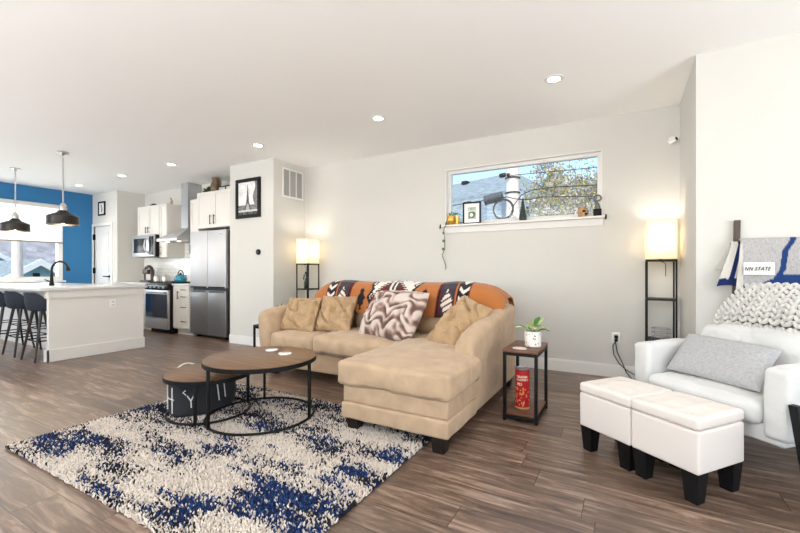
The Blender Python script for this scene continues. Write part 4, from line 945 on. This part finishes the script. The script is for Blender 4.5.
# basket
bk = thing('storage_basket', (-2.86, 2.0, RZ), 'charcoal fabric basket with white stitching under the small table', 'basket')
CH = mat('charcoal_felt', (46, 46, 50), .95, bump=.3, bs=200); ROPE = mat('white_cotton_cord', (226, 222, 214), .9)
bc = Vector((-2.93, 2.0, RZ)); bra, brb = .18, .265; brot = Matrix.Rotation(0, 3, 'Z')
m = MB(); m.lathe([(.93, 0), (.97, .01), (1, .1), (1, .255), (.985, .262), (.96, .255), (.95, .1), (.92, .02)], bc, 40, sx=bra, sy=brb); m.build('body', CH, bk)
def bpt(a, z, o=1.02): return bc+Vector((bra*o*cos(a), brb*o*sin(a), z))
def mark(*lines):
    m = MB()
    for l in lines: m.tube([bpt(a_, z_) for a_, z_ in l], .0045, 6)
    return m.build('stitched_motif', ROPE, bk)
mark([(-1.85, .05), (-1.84, .23)]); mark([(-1.45, .03), (-1.46, .22)]); mark([(-1.92, .14), (-1.66, .135), (-1.38, .13)])
mark([(-.95, .20), (-1.03, .185), (-.93, .165)]); mark([(-.78, .07), (-.79, .12), (-.9, .16)], [(-.79, .12), (-.68, .17)])
mark([(.02, .08), (-.06, .24)]); mark([(.24, .09), (.16, .25)])
m = MB(); m.tube([(bc.x-bra+.01-.03*sin(pi*k/16), 1.84+.27*k/16, .225+.128*sin(pi*k/16)**.45) for k in range(17)], .007, 8); m.build('rope_handle', ROPE, bk)
# ================================================================== SIDE TABLE, PLANT, CAN
sx0, sx1, sy0, sy1, sz = -.795, -.545, 2.965, 3.40, .53
sd = thing('side_table', (-.67, 3.18, 0), 'small rustic brown side table with black frame right of the sofa', 'side table')
m = MB(); m.b2(sx0, sx1, sy0, sy1, sz-.022, sz, .002); m.build('tabletop', WOODR, sd)
m = MB(); m.b2(sx0+.01, sx1-.01, sy0+.01, sy1-.01, .045, .06, .002); m.build('shelf', WOODR, sd)
for x in (sx0+.012, sx1-.012):
    for y in (sy0+.012, sy1-.012):
        m = MB(); m.b2(x-.011, x+.011, y-.011, y+.011, 0, sz-.022); m.build('leg', BLACK, sd, smooth=False)
for z in (.035, sz-.035):
    m = MB(); m.b2(sx0+.02, sx1-.02, sy0+.002, sy0+.02, z-.01, z+.01); m.b2(sx0+.02, sx1-.02, sy1-.02, sy1-.002, z-.01, z+.01); m.b2(sx0+.002, sx0+.02, sy0+.02, sy1-.02, z-.01, z+.01); m.b2(sx1-.02, sx1-.002, sy0+.02, sy1-.02, z-.01, z+.01)
    m.build('rail', BLACK, sd, smooth=False)
pp = thing('potted_plant', (-.615, 3.2, sz), 'variegated leafy plant in a speckled white pot on the side table', 'plant')
ppc = Vector((-.617, 3.17, sz))
SPK = mat('speckled_white_ceramic', (232, 228, 222), .4)
nt = SPK.node_tree; vo = nt.nodes.new('ShaderNodeTexVoronoi'); vo.inputs['Scale'].default_value = 42; tcn = nt.nodes.new('ShaderNodeTexCoord'); nt.links.new(tcn.outputs['Object'], vo.inputs['Vector'])
rp = nt.nodes.new('ShaderNodeValToRGB'); rp.color_ramp.elements[0].position = .22; rp.color_ramp.elements[0].color = (*lin((120, 104, 90)), 1); rp.color_ramp.elements[1].position = .26; rp.color_ramp.elements[1].color = (*lin((232, 228, 222)), 1)
nt.links.new(vo.outputs['Distance'], rp.inputs[0]); nt.links.new(rp.outputs[0], nt.nodes['Principled BSDF'].inputs['Base Color'])
m = MB(); m.lathe([(.052, 0), (.06, .006), (.063, .1), (.06, .118), (.053, .118), (.054, .1)], ppc, 32); m.build('pot', SPK, pp)
m = MB(); m.lathe([(.054, .1), (.03, .106)], ppc, 24); m.build('soil', SOIL, pp)
rnd = random.Random(4); VG = mat('pale_variegated_leaf', (166, 180, 128), .45, var=.45, vs=30); stm = MB()
for k in range(11):
    a = k*2.4+.3; L = rnd.uniform(.10, .15); el = rnd.uniform(.35, 1.25); d0 = Vector((cos(a)*cos(el), sin(a)*cos(el), sin(el)))
    p0 = ppc+Vector((cos(a)*.02, sin(a)*.02, .105)); tip = p0+d0*L+Vector((0, 0, -.05*(1-el/1.4))); midp = p0+d0*L*.55+Vector((0, 0, .03))
    s = Vector((-sin(a), cos(a), 0))
    lf = MB()
    def leaf(u, v):
        t = u; p = p0*(1-t)**2+midp*2*t*(1-t)+tip*t*t; w = .026*sin(pi*min(1, max(0, (t-.18)/.82)))**.8+.0025
        return p+s*w*(2*v-1)+Vector((0, 0, -.006*(2*v-1)**2+.004))
    lf.sheet(leaf, 10, 4, th=.0015); lf.build('leaf', VG if k % 3 else LEAF, pp)
m = MB(); m.lathe([(.04, 0), (.042, .003), (.042, .006), (.036, .008)], (-.685, 3.03, sz), 24, 1.25, .9); tag(m.build('coaster', mat('pinkish_stone', (222, 206, 198), .5), at=(-.685, 3.03, sz)), 'pale round coaster at the front of the rustic side table', 'coaster')
can = thing('canister', (-.69, 3.15, .06), 'tall red printed canister on the shelf of the side table', 'canister')
cc = Vector((-.69, 3.14, .06))
def cancol(u, v):
    a = u*2*pi; RED = lin((186, 40, 40)); CRM = lin((238, 220, 196)); GLD = lin((222, 150, 70))
    f = ((u-.78+.5) % 1)-.5
    x = f*12; 
    if .80 < v < .86 and abs(x) < 1.5 and nz(x*9, v*40, 3) > -.1: return CRM
    if .72 < v < .78 and abs(x) < 1.7 and nz(x*9, v*44, 7) > -.05: return CRM
    if .60 < v < .67 and -1.4 < x < -.1 and nz(x*10, v*50, 1) > -.1: return CRM
    if .05 < v < .55:
        w = nz(x*1.6, v*9, 4)
        if w > .28: return GLD
        if nz(x*3, v*16, 11) > .42: return CRM
    if v < .03: return lin((210, 170, 90))
    return RED
m = MB(); m.sheet(lambda u, v: cc+Vector((.054*cos(u*2*pi), .054*sin(u*2*pi), .006+.288*v)), 96, 96, cancol); m.build('printed_tube', mat_attr('printed_red_paper', .4, 0), can, attr=True)
m = MB(); m.lathe([(.05, 0), (.055, 0), (.0555, .006), (.05, .006)], cc, 40, ring=True); m.lathe([(.0545, .294), (.056, .296), (.056, .303), (.051, .303), (.05, .297), (.01, .296)], cc, 40); m.build('metal_rims', STEEL, can)

# ================================================================== FLOOR LAMPS
SHADE = shade_mat('warm_linen_shade', (255, 250, 238), .75)
def floor_lamp(x0, x1, y0, y1, label):
    cx, cy = (x0+x1)/2, (y0+y1)/2
    t = thing('floor_lamp', (cx, cy, 0), label, 'floor lamp', group='shelf floor lamps')
    for x in (x0+.007, x1-.007):
        for y in (y0+.007, y1-.007):
            m = MB(); m.b2(x-.007, x+.007, y-.007, y+.007, 0, 1.22); m.build('post', BLACK, t, smooth=False)
    for z in (.03, .45, .84, 1.21):
        m = MB()
        if z < 1.2: m.b2(x0+.004, x1-.004, y0+.004, y1-.004, z-.009, z+.009); m.build('shelf', DARKW, t, smooth=False)
        else:
            m.b2(x0, x1, y0, y0+.018, z-.008, z+.01); m.b2(x0, x1, y1-.018, y1, z-.008, z+.01); m.b2(x0, x0+.018, y0+.018, y1-.018, z-.008, z+.01); m.b2(x1-.018, x1, y0+.018, y1-.018, z-.008, z+.01)
            m.b2(x0+.018, x1-.018, cy-.008, cy+.008, z-.006, z+.006); m.build('top_frame', BLACK, t, smooth=False)
    m = MB(); q = .004
    m.b2(x0, x1, y0, y0+q, 1.222, 1.585); m.b2(x0, x1, y1-q, y1, 1.222, 1.585); m.b2(x0, x0+q, y0+q, y1-q, 1.222, 1.585); m.b2(x1-q, x1, y0+q, y1-q, 1.222, 1.585); m.build('lamp_shade', SHADE, t, smooth=False)
    m = MB(); m.cyl((cx, cy, 1.215), (cx, cy, 1.29), .018, n=12); m.build('socket', BLACKM, t)
    m = MB(); m.ell((cx, cy, 1.34), (.03, .03, .05), n=14, m=10); m.build('bulb', emit('lamp_bulb', (255, 226, 178), 12), t)
    m = MB(); m.tube([(cx, y0+.05, 1.2), (cx+.03, y0+.045, 1.185), (cx+.035, y0+.045, 1.17), (cx+.035, y0+.045, 1.06)], .003, 6); m.build('pull_chain', BLACKM, t)
    d = bpy.data.lights.new('lamp_glow', 'POINT'); d.energy = 5.5; d.color = (1, .93, .82); d.shadow_soft_size = .05
    o = bpy.data.objects.new('lamp_glow', d); COL.objects.link(o); o.location = (cx, cy, 1.44)
    return t
floor_lamp(.175, .42, 4.44, 4.685, 'black shelf floor lamp by the right wall corner')
floor_lamp(-4.26, -4.02, 4.40, 4.64, 'black shelf floor lamp in the corner left of the sofa')
tt = thing('wire_basket', (.3, 4.56, .459), 'small silver wire rack on a shelf of the right floor lamp', 'basket')
m = MB()
for z in (.48, .52, .56): m.tube([(.3+.075*cos(a), 4.56+.075*sin(a), z) for a in [2*pi*k/24 for k in range(24)]], .004, 6, True)
for k in range(8):
    a = k*pi/4; m.tube([(.3+.075*cos(a), 4.56+.075*sin(a), .459), (.3+.075*cos(a), 4.56+.075*sin(a), .56)], .003, 5)
m.build('wire_body', STEEL, tt)
bt = thing('bottle', (-4.15, 4.5, .849), 'dark slim bottle with leaves on the left floor lamp shelf', 'bottle')
m = MB(); m.lathe([(.03, 0), (.034, .01), (.034, .1), (.012, .16), (.011, .24), (.014, .25)], (-4.15, 4.5, .849), 18); m.build('glass', mat('dark_green_glass', (30, 40, 34), .15), bt)
m = MB()
for k in range(5): m.ell((-4.15+.02*sin(k*2), 4.46, .92+k*.04), (.016, .006, .022), n=8, m=5)
m.build('leaves', LEAFD, bt)
# small end table left of the sofa with plant
et = thing('end_table', (-3.88, 3.72, 0), 'small black end table at the left end of the sofa', 'end table')
m = MB(); m.b2(-4.13, -3.64, 3.5, 3.94, .405, .425, .003); m.build('tabletop', DARKW, et)
for x in (-4.118, -3.652):
    for y in (3.512, 3.928): m = MB(); m.b2(x-.011, x+.011, y-.011, y+.011, 0, .405); m.build('leg', BLACK, et, smooth=False)
m = MB(); m.b2(-4.107, -3.663, 3.505, 3.519, .38, .405); m.build('rail', BLACK, et, smooth=False)
m = MB(); m.b2(-4.107, -3.663, 3.921, 3.935, .38, .405); m.build('rail', BLACK, et, smooth=False)
bushy('potted_plant', (-3.92, 3.75, .425), .28, .20, 'green leafy plant behind the left arm of the sofa', 50, (.07, .11, CERAM), LEAF, 9)

# ================================================================== OTTOMANS
OA = radians(-37.5); OU = Vector((cos(OA), sin(OA), 0)); OV = Vector((-sin(OA), cos(OA), 0)); OO = Vector((-.25, 2.73, 0))
def ottoman(label, uo):
    p = OO+OU*uo; t = thing('ottoman', (p.x, p.y, 0), label, 'ottoman', OA, 'pair of white storage ottomans'); w, dp = .345, .37
    m = MB(); m.soft((w/2, dp/2, .25), (w, dp, .205), .012, wr=(.001, 5)); m.build('body', WHITEL, t, local=True)
    def tuft(o):
        if o.z > 0:
            for a in (-.1, 0, .1):
                for b in (-.1, 0, .1):
                    o.z -= .018*exp(-((o.x-a)**2+(o.y-b)**2)/.0010)
        return o
    m = MB(); m.soft((w/2, dp/2, .385), (w+.004, dp+.004, .06), .018, (0, 0, .012), fn=tuft, div=14); ld = m.build('lid', WHITEL, t, local=True)
    for a in (-.1, 0, .1):
        for b in (-.1, 0, .1):
            mm = MB(); mm.ell((w/2+a, dp/2+b, .409), (.008, .008, .004), n=8, m=5); mm.build('tuft_button', WHITEL, ld, local=True)
    for x in (.045, w-.045):
        for y in (.045, dp-.045):
            m = MB(); b = bmesh.new(); bmesh.ops.create_cone(b, cap_ends=True, segments=4, radius1=.040, radius2=.056, depth=.148); m.bm(b, Matrix.Translation((x, y, .074)) @ Matrix.Rotation(pi/4, 4, 'Z')); m.build('leg', BLACKM, t, local=True, smooth=False)
    return t
ottoman('white tufted ottoman nearer the side table', 0)
ottoman('white tufted ottoman nearer the right edge of the photo', .349)

# ================================================================== ARMCHAIR
AA = -radians(42); AO = Vector((.047, 3.14, 0)); AU = Vector((cos(AA), sin(AA), 0)); AV = Vector((-sin(AA), cos(AA), 0))
def al(u, v, z): return AO+AU*u+AV*v+Vector((0, 0, z))
ach = thing('armchair', (AO.x, AO.y, 0), 'white slipcovered armchair in front of the right wall', 'armchair', AA)
m = MB(); m.soft((.43, .34, .29), (.80, .64, .10), .02, wr=(.003, 6)); m.build('base', WHITEF, ach, local=True)
for (x, sdn) in ((.06, 1), (.80, 2)):
    m = MB(); m.soft((x, .335, .45), (.12, .67, .36), .03, (.006, .004, .008), (.006, 7), seed=sdn*4); m.build('arm', WHITEF, ach, local=True)
m = MB(); m.soft((.43, .61, .48), (.76, .10, .50), .05, (0, .02, .01), (.006, 6), seed=3); m.build('backrest', WHITEF, ach, local=True)
m = MB(); m.soft((.43, .265, .385), (.625, .60, .13), .05, (0, .015, .02), (.006, 6), seed=7); m.build('seat_cushion', WHITEF, ach, local=True)
m = MB(); m.soft((.43, .49, .60), (.63, .13, .31), .06, (0, .03, .02), (.014, 6), rot=Matrix.Rotation(radians(-12), 3, 'X'), seed=11); m.build('back_cushion', WHITEF, ach, local=True)
for (p0, p1) in (((.10, .09, .24), (.06, .05, 0)), ((.10, .6, .24), (.06, .64, 0)), ((.76, .6, .24), (.80, .63, 0))):
    m = MB(); m.tube([p0, p1], [.026, .016], 4); m.build('leg', BLACKM, ach, local=True, smooth=False)
m = MB(); lp0, lp1 = Vector((.878, .0, .475)), Vector((.955, -.02, 0)); ux = Vector((.018, 0, 0)); uy = Vector((0, .02, 0))
m.add([lp0-ux-uy, lp0+ux-uy, lp0+ux+uy, lp0-ux+uy, lp1-ux*.6-uy, lp1+ux*.6-uy, lp1+ux*.6+uy, lp1-ux*.6+uy], [[0, 1, 2, 3], [7, 6, 5, 4], [0, 4, 5, 1], [1, 5, 6, 2], [2, 6, 7, 3], [3, 7, 4, 0]]); m.build('leg', BLACKM, ach, local=True, smooth=False)
# lumbar pillow
m = MB(); m.pillow((.235, 3.12, .475), (.615, 2.745, .475), (.755, 2.94, .672), (.375, 3.32, .685), .11, seed=31, wr=(.006, 6), pinch=.03)
tag(m.build('lumbar_pillow', GREYF, at=(.45, 3.0, .48)), 'long pale grey lumbar pillow on the white armchair', 'pillow')
# chunky knit pillow behind the back cushion
KN = mat('chunky_white_grey_yarn', (208, 206, 202), .95, var=.14, vs=18, bump=.5, bs=120)
kBL, kBR, kTR, kTL = al(.15, .57, .745), al(.86, .50, .735), al(.82, .70, 1.0), al(.29, .69, 1.01)
kp = thing('knit_pillow', al(.5, .6, .74), 'chunky white knit pillow resting on the armchair back', 'pillow')
m = MB(); m.pillow(kBL, kBR, kTR, kTL, .19, seed=41, pinch=-.05, pw=2.6); m.build('inner', mat('painted_gap_shade', (96, 94, 92), .95), kp)  # inner coloured darker to paint the shade in gaps between stitches
m = MB(); nrm = ((kBR-kBL)).cross((kTL-kBL)).normalized()
R_, C_ = 10, 12
for i in range(C_):
    for j in range(R_):
        for sg in (-1, 1):
            u = -1+2*(i+.5)/C_; v = -1+2*(j+.5)/R_; uu, vv = u*(1+.05*(1-v*v)), v*(1+.05*(1-u*u))
            p = kBL*(1-uu)*(1-vv)/4+kBR*(1+uu)*(1-vv)/4+kTR*(1+uu)*(1+vv)/4+kTL*(1-uu)*(1+vv)/4
            e = max(0, (1-abs(u)**2.6)*(1-abs(v)**2.6)); p = p+nrm*(.095*e**.55+.002)
            ex = ((kBR-kBL)*(1-v)/2+(kTR-kTL)*(1+v)/2); cw = ex.length/C_; ex.normalize(); ey = nrm.cross(ex)
            ang = sg*.55+.15*nz(i*.9, j*.8, 2); dz = (ey*cos(ang)+ex*sin(ang)); dx = (ex*cos(ang)-ey*sin(ang))
            M3 = Matrix((dx, nrm, dz)).transposed()
            m.ell(p+ex*sg*cw*.25, (.0135, .016, .026), M3, 8, 6)
m.build('knit_cover', KN, kp)
# ladder and throws
ld = thing('blanket_ladder', (.69, 3.6, 0), 'dark wooden blanket ladder leaning behind the white armchair', 'ladder')
LW = mat('grey_brown_stained_wood', (74, 62, 54), .5, var=.3, vs=5, stretch=(8, 8, 1))
def lx(x, z): return Vector((x+.033*z, 3.60+.062*z, z))
for x in (.655, 1.12):
    m = MB(); a, b = lx(x, 0), lx(x, 1.475); m.loft([[p+Vector((sx*.017, sy*.014, 0)) for sx, sy in ((-1, -1), (1, -1), (1, 1), (-1, 1))] for p in (a, b)]); m.build('rail', LW, ld, smooth=False)
for z in (.30, .60, .92, 1.26):
    m = MB(); m.tube([lx(.655, z), lx(1.12, z)], .013, 10); m.build('rung', LW, ld)
HEA, NAV, SHE, HE2 = [lin(c) for c in ((184, 182, 182), (34, 62, 116), (212, 209, 202), (168, 166, 167))]
NVD = lin((28, 44, 96))
def drape(x0t, x0b, x1, zt, zb, ycen, off, name, label, colfn, ripple, at):
    def fn(u, v):
        L = 2*(zt-zb)
        if v < .45: z = zb+(zt-zb)*(v/.45); y = ycen-off; k = 1-v/.45
        elif v < .55: a = (v-.45)/.1*pi; z = zt+.02*sin(a); y = ycen-off*cos(a); k = 0
        else: z = zt-(zt-zb)*.6*(v-.55)/.45; y = ycen+off*.7; k = (v-.55)/.45
        x0 = x0t+(x0b-x0t)*k; x = x0+(x1-x0)*u
        w = ripple*(fbm(x*4+zt, z*2, off*30, 3)+.8*sin(u*9+1)*k*.5)
        if v < .5: y -= abs(w)+.02*k
        return (x, y-.0, z+.01*sin(u*7)*(1 if v < .1 else 0))
    m = MB(); m.sheet(fn, 110, 70, lambda u, v: colfn(*[fn(u, v)[i] for i in (0, 2)], u, v), th=-.01)
    return tag(m.build(name, mat_attr(name+'_fleece', .97, .6, 180), at=at, attr=True, ang=180), label, 'blanket')
def c_under(x, z, u, v):
    if z < 1.055 and v < .5: return NVD
    if abs(u-.25) < .05 and v < .5 : return NVD
    return SHE
drape(.66, .575, .86, 1.292, 1.0, 3.672, .024, 'sherpa_throw', 'white sherpa throw with navy trim under the grey throw on the ladder', c_under, .008, (.7, 3.65, 1.29))
def c_outer(x, z, u, v):
    if v > .5: return HEA
    if x < .715 and z < 1.3: 
        return SHE if u < .10 else HEA
    pts = [(1.335, .985), (1.246, .934), (1.12, .92), (1.06, .885), (1.01, .80), (.985, .70)]
    if z < 1.01: return NAV
    for (z1, x1), (z0, x0) in zip(pts[:-1], pts[1:]):
        if z0 <= z <= z1:
            t = (z-z0)/(z1-z0); xs_ = x0+(x1-x0)*t
            if abs(x-xs_) < .016: return NAV
            if x > xs_+.016 and z < 1.085: return NAV
    return HEA if nz(x*150, z*110, 1) > -.12 else HE2
drape(.705, .675, 1.10, 1.31, .975, 3.655, .045, 'grey_throw', 'heathered grey throw with blue border and lettered patch on the ladder', c_outer, .010, (.9, 3.6, 1.3))
gt = [o for o in bpy.data.objects if o.name == 'grey_throw'][0]
m = MB(); m.sheet(lambda u, v: (.715+.16*u, 3.566-.003*sin(u*pi), 1.085+.085*v), 8, 4, th=.004); pat = m.build('label_patch', WHITEP, gt)
tcu = bpy.data.curves.new('lettering', 'FONT'); tcu.body = 'NN STATE'; tcu.size = .034; tcu.shear = .3; tcu.extrude = .0008; tcu.offset = .0004; tcu.space_character = 1.12; tcu.align_x = 'LEFT'
to = bpy.data.objects.new('lettering_source', tcu); COL.objects.link(to)
dg = bpy.context.evaluated_depsgraph_get(); tme = bpy.data.meshes.new_from_object(to.evaluated_get(dg)); bpy.data.objects.remove(to); bpy.data.curves.remove(tcu)
tx = [v.co.x for v in tme.vertices]; wid = max(tx)-min(tx); sc2 = .138/wid
for v in tme.vertices: v.co = Vector(((v.co.x-min(tx))*sc2, -v.co.z-.0, v.co.y*1.1))
tme.materials.clear(); tme.materials.append(mat('black_thread', (36, 38, 48), .8))
lt = bpy.data.objects.new('lettering', tme); COL.objects.link(lt); lt.parent = pat; lt.location = Vector((.718, 3.557, 1.113))-gt.location
